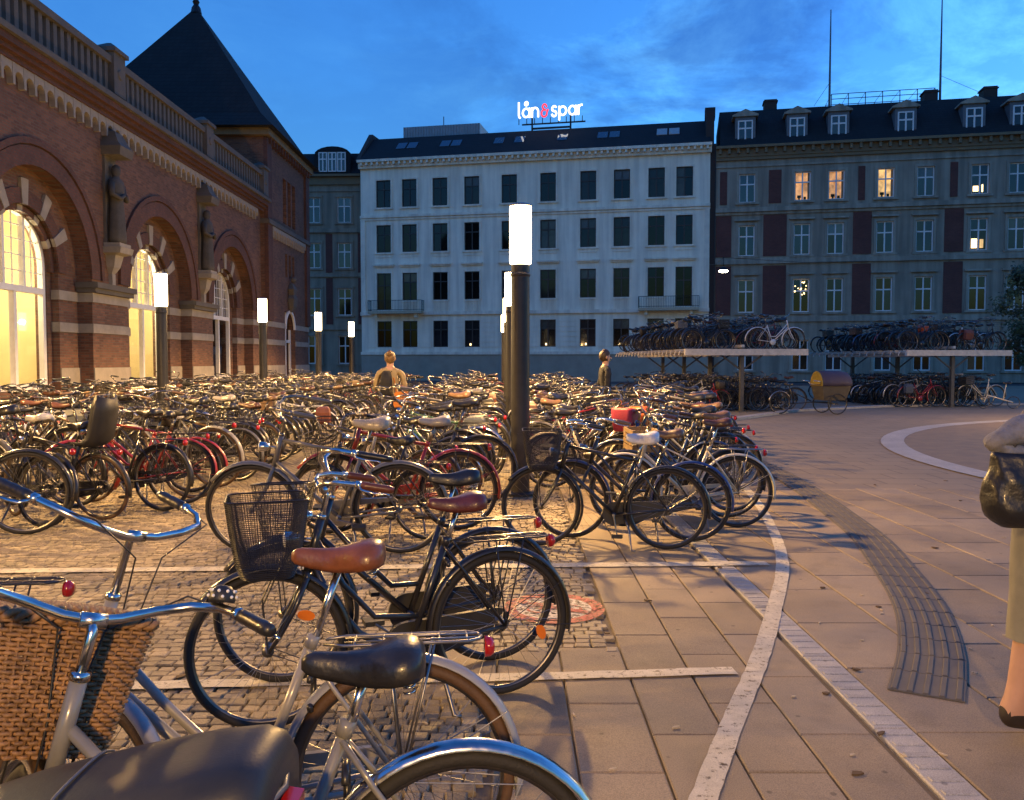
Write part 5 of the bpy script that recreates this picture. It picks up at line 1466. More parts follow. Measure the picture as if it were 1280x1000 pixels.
def g_pannier():
    b = MB()
    for s_ in (-1, 1):
        b.loft([[(x - l, s_ * y0, z), (x + l, s_ * y0, z), (x + l * .9, s_ * y1, z), (x - l * .9, s_ * y1, z)] for (z, l, y0, y1, x) in ((.43, .10, .085, .15, -.54), (.47, .14, .08, .19, -.54), (.66, .15, .075, .20, -.53), (.745, .13, .07, .17, -.53), (.765, .10, .07, .12, -.53))])
    b.box(-.62, -.44, -.08, .08, .762, .770)
    return b.mesh('pannier', M_BASKETCOL)
def g_lock():
    b = MB(); c = BB.lerp(SEAT, .62)
    b.tube([c + Vector((.055 * cos(a), .07 * sin(a) + .01, -.10 + .10 * sin(a * .5 + .6))) for a in [2 * pi * i / 14 for i in range(14)]], .009, 6, closed=True)
    return b.mesh('cable_lock', M_BLKPLAST, True)
def g_low(style, d=2):
    """far away: frame, fork, mudguards, crank and stand read as one dark frame"""
    b = MB(); frame_geo(b, style, 2); fork_geo(b, 2)
    k = len(b.v); guard_geo(b, radians(-5), radians(185), 2)
    b.v[k:] = [(x + RHUB.x, y, z + RHUB.z) for (x, y, z) in b.v[k:]]
    k = len(b.v); guard_geo(b, radians(38), radians(205), 2)
    b.v[k:] = [(x + FHUB.x, y, z + FHUB.z) for (x, y, z) in b.v[k:]]
    crank_geo(b, 2)
    return b.mesh('frame', M_BPAINT, True)
def g_lowbar(style):
    b = MB(); bar_geo(b, style, 2)
    L, R_, T = bar_path(style); b.cur = 1
    for P in (L, R_): b.tube([P[-3], P[-1]], 0.017, 5)
    return b.mesh('handlebar', [M_DIMCHROME, M_BLKPLAST], True)

def bike_mass(name, spots, parent=None, label=None):
    """the bicycles too deep in the crowd to be told apart, one object"""
    b = MB(); mats_ = [mat('dark_bicycle_paint', (0.02, 0.02, 0.022), 0.35, var=.2, coat=.4), M_RIM, M_RUBBER, M_DIMCHROME, M_BLKPLAST]
    src = []
    for st in ('step', 'diamond', 'swan'):
        w = cached(('wlow', 2), lambda: g_wheel_low(2))
        src.append([(cached(('low', st), lambda: g_low(st)), Vector((0, 0, 0)), [0]), (w, RHUB, [1, 2]), (w, FHUB, [1, 2]), (cached(('lowbar', 'swept'), lambda: g_lowbar('swept')), Vector((0, 0, 0)), [3, 4]),
                    (cached(('sad', 2, 'city'), lambda: g_saddle(2, 'city')), sd_top(0) + Vector((0, 0, .055)), [4]), (cached(('post', 2, 0.0), lambda: g_post(2, 0.0)), Vector((0, 0, 0)), [3])])
    for k, (x, y, hd, z) in enumerate(spots):
        M_ = Matrix.Translation((x, y, z)) @ Matrix.Rotation(radians(hd), 4, 'Z') @ Matrix.Translation((0.5, 0, 0)) @ Matrix.Rotation(radians(random.uniform(-4, 4)), 4, 'X')
        for me, off, mm in src[k % 3]:
            o = len(b.v)
            b.v += [tuple(M_ @ (v.co + off)) for v in me.vertices]
            for p_ in me.polygons:
                b.f.append(tuple(o + i for i in p_.vertices)); b.mi.append(mm[min(p_.material_index, len(mm) - 1)])
    return add(name, b.mesh(name, mats_, True), parent, kind='stuff', label=label)
def steer_matrix(deg):
    return Matrix.Translation(HB) @ Matrix.Rotation(radians(deg), 4, AX) @ Matrix.Translation(-HB)
def bicycle(x, y, heading, label, group=None, d=1, style='step', bar='swept', colour=(0.02, 0.02, 0.022), saddle=(0.02, 0.02, 0.02), skind='city',
            grip=(0.02, 0.02, 0.02), basket=None, bcol=(0.05, 0.04, 0.03), steer=0.0, lean=3.0, z=0.0, carrier=True, chain='full', seat_up=0.0, bar_up=0.0,
            chrome_guard=False, guard_colour=None, tan=False, bell=False, child=False, tail=True, head=True, crank=0.6, stand=True, anchor='rear', pitch=0.0, wspin=None, reflectors=False, rearrefl=False, chrome_carrier=False, pannier=None, lock=False, size=1.0):
    """anchor: (x, y) is where the rear hub stands; heading in degrees is where the front points"""
    h = radians(heading)
    ox, oy = x + 0.50 * cos(h), y + 0.50 * sin(h)
    t = thing('bicycle', label, 'bicycle', (ox, oy, z), (radians(lean), -radians(pitch), h), group)
    SM = steer_matrix(steer); t.scale = (size,) * 3
    def p(name, me, col=None, front=False, at=None, parent=None, rot=None):
        o = bpy.data.objects.new(name, me); COL.objects.link(o); o.parent = parent or t
        M_ = Matrix.Identity(4)
        if at is not None: M_ = Matrix.Translation(at)
        if rot is not None: M_ = M_ @ Matrix.Rotation(rot, 4, 'Y')
        if front: M_ = SM @ M_
        if front or at is not None or rot is not None: o.matrix_basis = M_
        if col is not None: o.color = (*col, 1)
        return o
    gc = guard_colour or colour
    ws = random.uniform(0, 1) if wspin is None else wspin
    if d == 2:
        p('frame', cached(('low', style), lambda: g_low(style)), colour)
        w = cached(('wlow', 2), lambda: g_wheel_low(2))
        p('wheel', w, at=RHUB, rot=ws); p('wheel', w, at=FHUB, rot=ws * 2)
        p('handlebar', cached(('lowbar', bar), lambda: g_lowbar(bar)), front=True)
        p('saddle', cached(('sad', 2, skind), lambda: g_saddle(2, skind)), saddle, at=sd_top(seat_up) + Vector((0, 0, 0.055)))
        p('seat_post', cached(('post', 2, seat_up), lambda: g_post(2, seat_up)))
        if carrier: p('carrier', cached(('car', 2), lambda: g_carrier(2)))
        if pannier: p('pannier', cached(('pan',), g_pannier), pannier)
        if basket: p('basket', cached(('bas', basket, 2), lambda: g_basket(basket, 2)), bcol)
        return t
    p('frame', cached(('frame', style, d), lambda: g_frame(style, d)), colour)
    p('fork', cached(('fork', d), lambda: g_fork(d)), colour, True)
    for hub, fr in ((RHUB, False), (FHUB, True)):
        if d == 0:
            w = p('wheel', cached(('rim', d), lambda: g_rim(d)), None, fr, hub, rot=ws + (1 if fr else 0))
            p('tyre', cached(('tyre', d, tan), lambda: g_tyre(d, tan)), parent=w); p('spokes', cached(('spk', d), lambda: g_spokes(d)), parent=w)
            p('hub', cached(('hub', d), lambda: g_hub(d)), parent=w)
            if reflectors: p('wheel_reflector', cached(('refl',), g_reflector), parent=w)
        else:
            w = p('wheel', cached(('wlow', d), lambda: g_wheel_low(d)), None, fr, hub, rot=ws + (1 if fr else 0))
            p('tyre', cached(('tyre', d, tan), lambda: g_tyre(d, tan)), parent=w)
    p('mudguard', cached(('gr', d, chrome_guard), lambda: g_guard('rear', d, chrome_guard)), gc, False, RHUB)
    p('mudguard', cached(('gf', d, chrome_guard), lambda: g_guard('front', d, chrome_guard)), gc, True, FHUB)
    p('handlebar', cached(('bar', bar, d, bar_up), lambda: g_bar(bar, d, bar_up)), None, True)
    for s_ in (-1, 1):
        p('grip', cached(('grip', bar, d, s_, bar_up), lambda: g_grip(bar, d, s_, bar_up)), grip, True)
        p('brake_lever', cached(('lev', bar, s_, bar_up, d), lambda: g_lever(bar, d, s_, bar_up)), None, True)
    if d == 0: p('brake_cable', cached(('cab', bar, bar_up), lambda: g_cables(bar, d, bar_up)), None, True)
    p('saddle', cached(('sad', d, skind), lambda: g_saddle(d, skind)), saddle, at=sd_top(seat_up) + Vector((0, 0, 0.055)))
    p('seat_post', cached(('post', d, seat_up), lambda: g_post(d, seat_up)))
    if carrier:
        p('carrier', cached(('car', d, chrome_carrier), lambda: g_carrier(d, chrome_carrier)))
        if tail: p('tail_light', cached(('tail',), g_tail))
    if rearrefl: p('reflector', cached(('rrefl',), g_rearrefl))
    if head: p('headlight', cached(('head',), g_head), None, True)
    p('chain_guard', cached(('chain', chain, d), lambda: g_chain(chain, d)), colour)
    p('crank', cached(('crank', d, crank), lambda: g_crank(d, crank)))
    for s_ in (-1, 1): p('pedal', cached(('pedal', s_, crank), lambda: g_pedal(s_, crank)))
    if stand: p('kickstand', cached(('stand', d), lambda: g_stand(d)))
    if bell: p('bell', cached(('bell',), g_bell), None, True)
    if d == 0: p('frame_lock', cached(('flock',), g_lockring))
    if basket:
        p('basket', cached(('bas', basket, d), lambda: g_basket(basket, d)), bcol, True)
        if d < 2: p('basket_bracket', cached(('brk',), g_bracket), None, True)
    if pannier: p('pannier', cached(('pan',), g_pannier), pannier)
    if lock: p('cable_lock', cached(('lock',), g_lock))
    if child: p('child_seat', cached(('child',), g_childseat))
    return t

BLK = (0.018, 0.018, 0.02); SIL = (0.34, 0.34, 0.33); CRM = (0.55, 0.50, 0.38); RED = (0.26, 0.018, 0.018); BLU = (0.03, 0.06, 0.16); GRN = (0.03, 0.075, 0.05); WHT = (0.62, 0.62, 0.60); GRY = (0.11, 0.11, 0.115)
BRN = (0.085, 0.034, 0.018); TAN = (0.17, 0.10, 0.055); MAR = (0.12, 0.03, 0.022)

# --- the bicycles nearest the camera, one by one
bicycle(-0.11, 1.90, 189, 'nearest bicycle, chrome mudguard at bottom edge, sprung black saddle and wicker front basket', d=0, style='step', colour=(0.20, 0.20, 0.19), saddle=BLK, skind='city', grip=BLK, basket='wicker', steer=-62, lean=3, chrome_guard=True, bell=True, carrier=False, chain='half', rearrefl=True, seat_up=-0.05, head=False)
bicycle(-0.33, 2.47, 187, 'silver grey bicycle with a glossy brown saddle and grey mudguard, second from the camera', d=0, style='step', colour=(0.28, 0.27, 0.25), saddle=(0.20, 0.065, 0.025), skind='city', grip=BLK, bar='swept', steer=150, lean=5, tan=True, chain='half', chrome_carrier=True, seat_up=0.06, guard_colour=(0.30, 0.31, 0.33), bar_up=0.07, head=False)
bicycle(-0.05, 3.98, 201, 'black city bicycle with deep mesh basket, maroon saddle and brown grips', d=0, style='swan', colour=BLK, saddle=MAR, skind='city', grip=(0.16, 0.045, 0.022), basket='mesh', steer=-4, lean=2, reflectors=True, wspin=0.35, seat_up=-0.02)
bicycle(-0.10, 4.44, 197, 'black bicycle right behind the mesh basket one, with black saddle and wire basket', d=0, style='step', colour=BLK, saddle=BLK, skind='sport', grip=BLK, basket='wire', steer=-10, lean=4, bar='upright', seat_up=0.03)
bicycle(-1.98, 3.15, 184, 'black bicycle cut off by the left picture edge behind the chrome handlebars', d=0, style='step', colour=BLK, saddle=BLK, steer=0, lean=4)
bicycle(1.32, 7.10, 172, 'black bicycle with a white covered saddle and deep front basket beside the lamp post', d=0, style='diamond', colour=BLK, saddle=(0.72, 0.70, 0.66), skind='cover', grip=BLK, basket='mesh', steer=8, lean=3, carrier=False, seat_up=0.0, crank=1.4)
bicycle(1.60, 7.42, 172, 'dark bicycle with blue rear mudguard just behind the white saddle', d=0, style='step', colour=BLK, saddle=TAN, grip=TAN, guard_colour=(0.02, 0.04, 0.16), steer=5, lean=4, basket='wire', seat_up=0.0, carrier=False)
bicycle(2.17, 8.05, 176, 'cream bicycle with brown saddle, last of its row beside the curved white line', d=0, style='mixte', colour=CRM, saddle=BRN, grip=BRN, steer=-8, lean=3, chain='half', chrome_carrier=True, guard_colour=(0.60, 0.56, 0.46), seat_up=0.06)

# --- the packed rows of the cycle park
rb = random.Random(21)
NAMES = {'black': BLK, 'grey': GRY, 'red': RED, 'blue': BLU, 'green': GRN, 'white': WHT, 'cream': CRM, 'silver': SIL}
def pick_colour():
    u = rb.random()
    for nme, p_ in (('black', .66), ('grey', .10), ('red', .02), ('blue', .05), ('green', .05), ('white', .04), ('cream', .03), ('silver', .04)):
        if u < p_: return nme
        u -= p_
    return 'black'
SADC = [('black', BLK, .68), ('brown', BRN, .17), ('tan', TAN, .09), ('pale', (0.36, 0.33, 0.28), .06)]
def pick_saddle():
    u = rb.random()
    for n_, c_, p_ in SADC:
        if u < p_: return n_, c_
        u -= p_
    return 'black', BLK
ORD = ['first', 'second', 'third', 'fourth', 'fifth', 'sixth', 'seventh', 'eighth', 'ninth', 'tenth', 'eleventh', 'twelfth', 'thirteenth', 'fourteenth', 'fifteenth', 'sixteenth', 'seventeenth', 'eighteenth']
TENS = {20: 'twenty', 30: 'thirty', 40: 'forty', 50: 'fifty', 60: 'sixty', 70: 'seventy'}
def ordinal(i):
    n = i + 1
    if n <= 18: return ORD[n - 1]
    if n == 19: return 'nineteenth'
    t, u = n // 10 * 10, n % 10
    return TENS[t][:-1] + 'ieth' if u == 0 else TENS[t] + '-' + ORD[u - 1]
def random_bike(x, y, heading, idx, rowname, z=0.0, near=13.0, colour=None, label=None, group=None, d=None, far_label=None, **kw):
    cn = colour or pick_colour(); sn, sc = pick_saddle()
    if d is None: d = 1 if y < near else 2
    u = rb.random(); bk = 'wire' if u < .30 else ('crate' if u < .40 else ('bag' if u < .46 else None))
    bc = rb.choice([(0.05, 0.04, 0.03), (0.22, 0.13, 0.06), (0.02, 0.02, 0.02), (0.10, 0.05, 0.03), (0.20, 0.14, 0.08), (0.14, 0.14, 0.13)])
    if label is None:
        label = f'{ordinal(idx)} bicycle in {rowname}, {cn}, {sn} saddle'
    a = dict(style=rb.choice(['step', 'step', 'swan', 'diamond', 'diamond', 'mixte']), bar=rb.choice(['swept', 'upright', 'upright', 'flat']), saddle=sc, skind=rb.choice(['city', 'city', 'sport']),
             grip=rb.choice([BLK, BLK, BRN, TAN, GRY]), basket=bk, bcol=bc, steer=rb.choice([0, 1, -1]) * rb.uniform(4, 48), lean=rb.uniform(-8, 9), carrier=rb.random() < .72, chain=rb.choice(['full', 'half']),
             chrome_guard=rb.random() < .06, crank=rb.choice([0.2, 0.9, 1.6]), tan=rb.random() < .12, head=rb.random() < .7, seat_up=rb.choice([0.0, 0.04, 0.08]))
    a['size'] = rb.uniform(.94, 1.12); a['lock'] = rb.random() < .5
    if a['carrier'] and rb.random() < .14: a['pannier'] = rb.choice([(0.02, 0.02, 0.02), (0.02, 0.02, 0.02), (0.05, 0.06, 0.08), (0.08, 0.07, 0.05), (0.16, 0.05, 0.03)])
    if cn == 'black' and rb.random() < .12: a['guard_colour'] = (0.30, 0.29, 0.27)
    if a['basket'] == 'wire' or a['basket'] is None: pass
    a.update(kw)
    return bicycle(x, y, heading, label, group or ('bicycles in ' + rowname), d=d, colour=NAMES[cn], z=z, **a)
def row(name, far_label, y0, y1, xfun, heading, steps=(.42, .56, .90), special=None, jx=.20, jh=15, skip=()):
    y = y0; i = 0
    while y < y1:
        sp_ = (special or {}).get(i, {})
        if not any(a <= y <= c for (a, c) in skip):
            x = xfun(y) + rb.uniform(-jx, jx)
            random_bike(x, y, heading + rb.uniform(-jh, jh), i, name, far_label=far_label, **sp_)
        y += (steps[0] if y < 13 else (steps[1] if y < 20 else steps[2])) * rb.uniform(.7, 1.3); i += 1
def interp(pts):
    def f(y):
        for (a, xa), (c, xc) in zip(pts, pts[1:]):
            if y <= c: return xa + (xc - xa) * max(0, (y - a)) / (c - a)
        return pts[-1][1]
    return f
row('the row left of the middle lamp posts', '{c} bicycle deep in the row left of the middle lamp posts', 6.95, 36, interp([(6.9, -0.86), (8.0, -0.72), (9.5, -0.52), (36, -0.62)]), 176,
    special={0: dict(colour='grey', basket=None, skind='city', saddle=(0.42, 0.36, 0.26)), 2: dict(colour='red', child=False), 1: dict(style='diamond')})
row('the row beside the curved white line', '{c} bicycle deep in the row beside the curved line', 8.55, 23, interp([(8.5, 2.2), (9.5, 2.45), (11, 2.75), (13, 3.05), (15, 3.35), (19, 4.0), (23, 4.6)]), 178,
    special={1: dict(basket='crate', bcol=(0.28, 0.19, 0.09)), 3: dict(basket='bag', bcol=(0.28, 0.02, 0.05)), 5: dict(basket='bag', bcol=(0.60, 0.12, 0.03))})
row('the row right of the middle lamp posts', '{c} bicycle deep in the row right of the middle lamp posts', 10.6, 34, lambda y: 0.42, 2, special={0: dict(basket='bag', bcol=(0.60, 0.14, 0.03))})
row('the row left of the cobbled aisle', '{c} bicycle deep in the row left of the cobbled aisle', 7.7, 36, interp([(7.7, -4.75), (8.3, -4.3), (9.0, -3.85), (10, -3.75), (36, -3.8)]), 178,
    special={0: dict(colour='black', basket=None), 1: dict(saddle=(0.55, 0.52, 0.46)), 2: dict(colour='black', child=True), 3: dict(colour='black'), 4: dict(colour='red', tan=False), 5: dict(colour='red'), 6: dict(colour='black', saddle=(0.6, 0.58, 0.52))})
row('the row right of the left lamp posts', '{c} bicycle deep in the row right of the left lamp posts', 9.3, 36, lambda y: -6.9, 2, skip=((10.1, 10.7), (17.3, 17.9), (24.3, 24.9), (31.1, 31.7)))
yy = 13.3; k = 0
while yy < 36:
    random_bike(-7.78 + rb.uniform(-.1, .1), yy, 180 + rb.uniform(-6, 6), k, 'the row behind the left lamp posts', d=2); k += 1
    yy += (.62 if yy < 21 else .95) * rb.uniform(.85, 1.2)
yy = 17.5; k = 0
while yy < 36:
    random_bike(-11.05 + rb.uniform(-.1, .1), yy, rb.uniform(-6, 6), k, 'the row along the station wall', d=2); k += 1
    yy += (.9 if yy < 24 else 1.3) * rb.uniform(.85, 1.2)
spots = []
for (xr, hd_, ya) in ((-0.6, 177, 15), (0.42, 2, 15), (-3.8, 178, 14), (-6.9, 2, 14), (-7.78, 180, 15), (-11.0, 0, 18), (2.6, 180, 15)):
    yy = ya
    while yy < 35:
        spots.append((xr + rb.uniform(-.3, .3), yy, hd_ + rb.uniform(-16, 16), 0.0)); yy += rb.uniform(.9, 2.1)
bike_mass('bicycle_mass', spots, None, 'dark tangle of bicycles too packed to tell apart, filling the far rows of the cycle park')
# --- two storey bicycle racks
M_TRAY = mat('galvanised_tray', (0.60, 0.55, 0.46), 0.5, metal=0.1, var=0.2, scale=6)
def rack(x, y, rot, length, label, where, n_up, n_low, front=None):
    t = thing('bicycle_rack', label, 'bicycle rack', (x, y, 0), (0, 0, radians(rot)), 'two storey bicycle racks')
    # local x away along the row, local y to the left
    n = int(length / 2.4)
    for k in range(n + 1):
        u = length * k / n
        b = MB(); b.box(u - 0.06, u + 0.06, -0.06, 0.06, 0, 2.05); b.box(u - 0.14, u + 0.14, -0.14, 0.14, -0.02, 0.02)
        for s_ in (-1, 1): b.tube([(u, s_ * 0.05, 1.35), (u, s_ * 0.75, 1.86)], 0.03, 6)
        add('post', b.mesh('post', mat('dark_rack_steel', (0.10, 0.095, 0.085), 0.5, metal=.3)), t)
    for yy_ in (-1.0, 1.0): part('beam', t, M_TRAY, (-0.15, length + 0.15, yy_ - 0.05, yy_ + 0.05, 1.78, 1.88))
    part('beam', t, M_TRAY, (-0.1, length + 0.1, -0.05, 0.05, 2.052, 2.14))
    part('deck_edge', t, M_TRAY, (-0.34, -0.20, -2.05, 1.95, 1.80, 2.0))
    tb_ = MB()
    for s_ in (-1, 1): tb_.box(s_ * 0.055 - 0.006, s_ * 0.055 + 0.006, 0.10, 1.92, 1.90, 2.0)
    tb_.box(-0.05, 0.05, 0.10, 1.92, 1.885, 1.90)
    tb_.tube([(0, 1.85, 1.95), (0, 2.02, 1.93), (0, 2.06, 1.80)], 0.02, 6)
    tm = tb_.mesh('tray', M_TRAY)
    for k in range(int(length / 0.5) + 1):
        for s_ in (0, 1): add('tray', tm, t, (k * 0.5, 0, 0), (0, 0, pi * s_))
    R = radians(rot); ex, ey = cos(R), sin(R); lx, ly = -sin(R), cos(R)
    def at(u, v): return (x + ex * u + lx * v, y + ey * u + ly * v)
    hd = rot + 90
    for side in (1, -1):
        for k in range(n_up):
            u = 0.0 + (k * 0.5 if k < 7 else 3.5 + (k - 7) * (length - 3.5) / max(1, n_up - 7))
            flip = rb.random() < .3
            v = side * (1.62 if not flip else 0.55)
            p_ = at(u, v); h_ = hd + (180 if (side > 0) != flip else 0)
            sp_ = (front or {}).get(('up', side, k), {})
            random_bike(p_[0], p_[1], h_ + rb.uniform(-3, 3), k, 'upper deck ' + where + (', left side' if side > 0 else ', right side'), z=1.905, d=2, group='bicycles on the upper deck ' + where, lean=rb.uniform(-9, 9), size=rb.uniform(1.0, 1.14), **sp_)
        for k in range(n_low):
            u = 0.1 + (k * 0.55 if k < 5 else 2.75 + (k - 5) * (length - 2.75) / max(1, n_low - 5))
            v = side * 1.72
            p_ = at(u, v + rb.uniform(-.15, .15)); h_ = hd + (180 if side > 0 else 0)
            sp_ = (front or {}).get(('low', side, k), {})
            random_bike(p_[0], p_[1], h_ + rb.uniform(-5, 5), k, 'ground level ' + where + (', left side' if side > 0 else ', right side'), z=0.0, d=2, group='bicycles on the ground level ' + where, **sp_)
    spots = []
    for side in (1, -1):
        u = 0.25
        while u < length:
            p_ = at(u, side * rb.uniform(1.45, 1.75)); spots.append((p_[0], p_[1], hd + (180 if side > 0 else 0) + rb.uniform(-14, 14), 1.905 + rb.uniform(0, .12))); u += .36
        u = 0.35
        while u < length:
            p_ = at(u, side * rb.uniform(1.6, 1.9)); spots.append((p_[0], p_[1], hd + (180 if side > 0 else 0) + rb.uniform(-4, 4), 0.0)); p_ = at(u + .2, side * rb.uniform(.7, 1.0)); spots.append((p_[0], p_[1], hd + (180 if side > 0 else 0) + rb.uniform(-8, 8), 0.0)); u += .42
    bike_mass('bicycle_mass', spots, None, 'dark tangle of bicycles deep inside the two storey rack ' + ('left' if x < 10 else 'right') + ' of the cargo tricycle')
rack(7.35, 26.9, 95, 9.5, 'two storey steel bicycle rack left of the cargo tricycle', 'of the left rack', 11, 7, {('low', 1, 0): dict(colour='red'), ('low', -1, 0): dict(colour='black'), ('up', -1, 0): dict(colour='white')})
rack(15.5, 29.6, 98, 6.5, 'two storey steel bicycle rack right of the cargo tricycle', 'of the right rack', 10, 6, {('low', -1, 0): dict(colour='cream'), ('up', 1, 2): dict(basket='bag', bcol=(0.6, 0.1, 0.03)), ('up', -1, 1): dict(colour='white')})
fo = thing('folding_bicycle', 'pale folding bicycle with small wheels before the right rack', 'bicycle', (16.6, 28.6, 0), (0, 0, radians(172)))
def part_at(name, me, loc, scl=(1, 1, 1), par=None, col=None, rot=None): 
    o = add(name, me, par, loc, rot, color=col); o.scale = scl; return o
for xx in (-0.46, 0.5): part_at('wheel', cached(('wlow', 2), lambda: g_wheel_low(2)), (xx, 0, 0.21), (.61, .9, .61), fo)
b = MB(); b.tube([(-0.46, 0, 0.21), (-0.15, 0, 0.30), (0.38, 0, 0.46), (0.5, 0.04, 0.21)], 0.022, 6); b.tube([(-0.12, 0, 0.28), (-0.22, 0, 0.86)], 0.015, 6); b.tube([(0.38, 0, 0.46), (0.34, 0, 1.02)], 0.016, 6)
add('frame', b.mesh('frame', M_BPAINT, True), fo, color=CRM)
b = MB(); b.tube([(0.34, -0.26, 1.03), (0.36, 0, 1.03), (0.34, 0.26, 1.03)], 0.014, 6); add('handlebar', b.mesh('handlebar', M_CHROME, True), fo)
part_at('saddle', cached(('sad', 2, 'city'), lambda: g_saddle(2, 'city')), (-0.23, 0, 0.90), par=fo, col=BLK)

# --- cargo tricycle before the left rack
ct = thing('cargo_tricycle', 'cargo tricycle with purple hood and yellow end panel before the racks', 'cargo bike', (9.15, 25.7, 0), (0, 0, radians(8)))
wl_ = cached(('wlow', 1), lambda: g_wheel_low(1)); ty_ = cached(('tyre', 1, False), lambda: g_tyre(1, False))
for (xx, yy_, s_) in ((-1.0, 0, 1.0), (0.62, -0.46, .92), (0.62, 0.46, .92)):
    w = part_at('wheel', wl_, (xx, yy_, RW * s_), (s_, 1.2, s_), ct); add('tyre', ty_, w)
b = MB(); b.tube([(-1.0, 0.06, .345), (-0.55, 0.03, .32), (0.0, 0, .36), (0.15, 0, .36)], .02, 7); b.tube([(-0.55, 0, .32), (-0.70, 0, .86)], .017, 7); b.tube([(-0.66, 0, .7), (0.0, 0, .40)], .017, 7); b.tube([(-1.0, 0.06, .345), (-0.68, 0.02, .78)], .012, 6)
b.tube([(0.62, -0.46, .32), (0.62, 0.46, .32)], .018, 6); b.tube([(0.0, 0, .36), (0.62, 0, .34)], .02, 6)
add('frame', b.mesh('frame', M_BLKMETAL, True), ct)
part_at('saddle', cached(('sad', 1, 'city'), lambda: g_saddle(1, 'city')), (-0.71, 0, .93), par=ct, col=BLK)
b = MB(); b.tube([(-0.1, -.36, 1.02), (0.1, -.36, 1.0), (0.14, -.3, .9), (0.14, .3, .9), (0.1, .36, 1.0), (-0.1, .36, 1.02)], .014, 7); add('handlebar', b.mesh('handlebar', M_CHROME, True), ct)
b = MB(); b.loft([[(xa, -w, z), (xb, -w, z), (xb, w, z), (xa, w, z)] for (z, xa, xb, w) in ((.42, .28, .98, .30), (.86, .18, 1.12, .36))]); add('box', b.mesh('box', mat('plywood_box', (0.07, 0.06, 0.045), 0.5, var=.15)), ct)
b = MB(); P = arc(0, 0.86, .40, 0, pi, 12); secs = []
for xx, s_ in ((.20, .96), (.45, 1.0), (.85, 1.0), (1.12, .90), (1.20, .70)): secs.append([(xx, p[0] * s_, .862 + (p[1] - .86) * s_ * 1.15) for p in P])
b.loft(secs); add('hood', b.mesh('hood', mat('purple_hood', (0.05, 0.04, 0.07), 0.7, var=.2, bump=.3, bscale=20), True), ct)
b = MB(); b.prism([(p[0] * .93, .87 + (p[1] - .86) * 1.1) for p in P], .165, .198, 'x'); add('end_panel', b.mesh('end_panel', mat('yellow_panel', (0.30, 0.20, 0.02), 0.6)), ct)
b = MB(); guard_geo(b, radians(20), radians(170), 1); b.v = [(x - 1.0, y, z + RW) for (x, y, z) in b.v]; add('mudguard', b.mesh('mudguard', M_ALU, True), ct)

# ------------------------------------------------------------------ moped whose seat fills the bottom left corner
mo = thing('moped', 'dark grey moped seat rising from the bottom left corner', 'moped', (-0.95, 1.42, 0))
M_VINYL = mat('dark_grey_vinyl', (0.020, 0.022, 0.026), 0.5, var=.2, scale=5, bump=.05, bscale=160)
b = MB(); secs = []
for (x, z, w, th) in ((-.34, .70, .09, .08), (-.25, .745, .115, .10), (-.10, .795, .135, .11), (.10, .86, .15, .12), (.28, .905, .155, .13), (.42, .935, .15, .135), (.50, .945, .142, .14), (.535, .938, .13, .14), (.552, .91, .12, .115)):
    q = []
    for i in range(-8, 9):
        t = i / 8 * radians(100); q.append((x, w * sin(t) * (1.0 if abs(t) < 1.5 else .98), z - th * (1 - cos(t)) ** 1.6 * .62))
    q.append((x, w * .8, z - th)); q.append((x, -w * .8, z - th)); secs.append(q)
b.loft(secs); add('seat', b.mesh('seat', M_VINYL, True), mo)
b = MB(); P = []
for s_ in (-1,): pass
b.tube([(-.22, -.128, .70), (.05, -.150, .775), (.30, -.160, .83), (.46, -.155, .858), (.53, -.128, .862), (.558, 0, .866), (.53, .128, .862), (.46, .155, .858), (.05, .150, .775)], .006, 6)
for xs_, zz_, ww in ((-.02, .823, .142), (.20, .887, .154)):
    b.tube([(xs_, ww * sin(t_) * 1.002, zz_ + .002 - .12 * (1 - cos(t_)) ** 1.6 * .62) for t_ in [radians(-95 + 190 * q / 14) for q in range(15)]], .003, 5)
add('piping', b.mesh('piping', mat('seat_piping', (0.12, 0.12, 0.12), 0.35), True), mo)
b = MB(); b.loft([[(x, -w, z0), (x, -w * 1.05, (z0 + z1) / 2), (x, -w * .9, z1), (x, w * .9, z1), (x, w * 1.05, (z0 + z1) / 2), (x, w, z0)] for (x, w, z0, z1) in ((-.40, .08, .42, .60), (-.2, .13, .40, .665), (.1, .15, .44, .74), (.4, .145, .55, .80), (.56, .11, .66, .80), (.62, .06, .72, .78))])
b.loft([[(x, -w, z0), (x, -w, z1), (x, w, z1), (x, w, z0)] for (x, w, z0, z1) in ((-.85, .16, .24, .30), (-.40, .14, .22, .30), (-.30, .12, .24, .55))])
b.loft([[(x - .05, -w, z), (x + .04, -w, z), (x + .04, w, z), (x - .05, w, z)] for (x, w, z) in ((-.86, .17, .26), (-.96, .19, .6), (-1.04, .12, .95))])
add('body', b.mesh('body', mat('moped_body', (0.05, 0.055, 0.065), 0.3, coat=.5)), mo)
for xx in (.32, -1.18):
    b = MB(); b.lathe([(.225 + .045 * cos(2 * pi * i / 8), .045 * sin(2 * pi * i / 8)) for i in range(9)], 28, (xx, 0, .27), 'y'); b.lathe([(0, -.05), (.12, -.05), (.19, -.03), (.19, .03), (.12, .05), (0, .05)], 16, (xx, 0, .27), 'y')
    add('wheel', b.mesh('wheel', M_RUBBER, True), mo)
b = MB(); b.loft([[(x, -w, z0), (x, -w, z1), (x, w, z1), (x, w, z0)] for (x, w, z0, z1) in ((.555, .03, .825, .852), (.585, .025, .828, .85))]); add('tail_light', b.mesh('tail_light', M_REDLENS), mo)
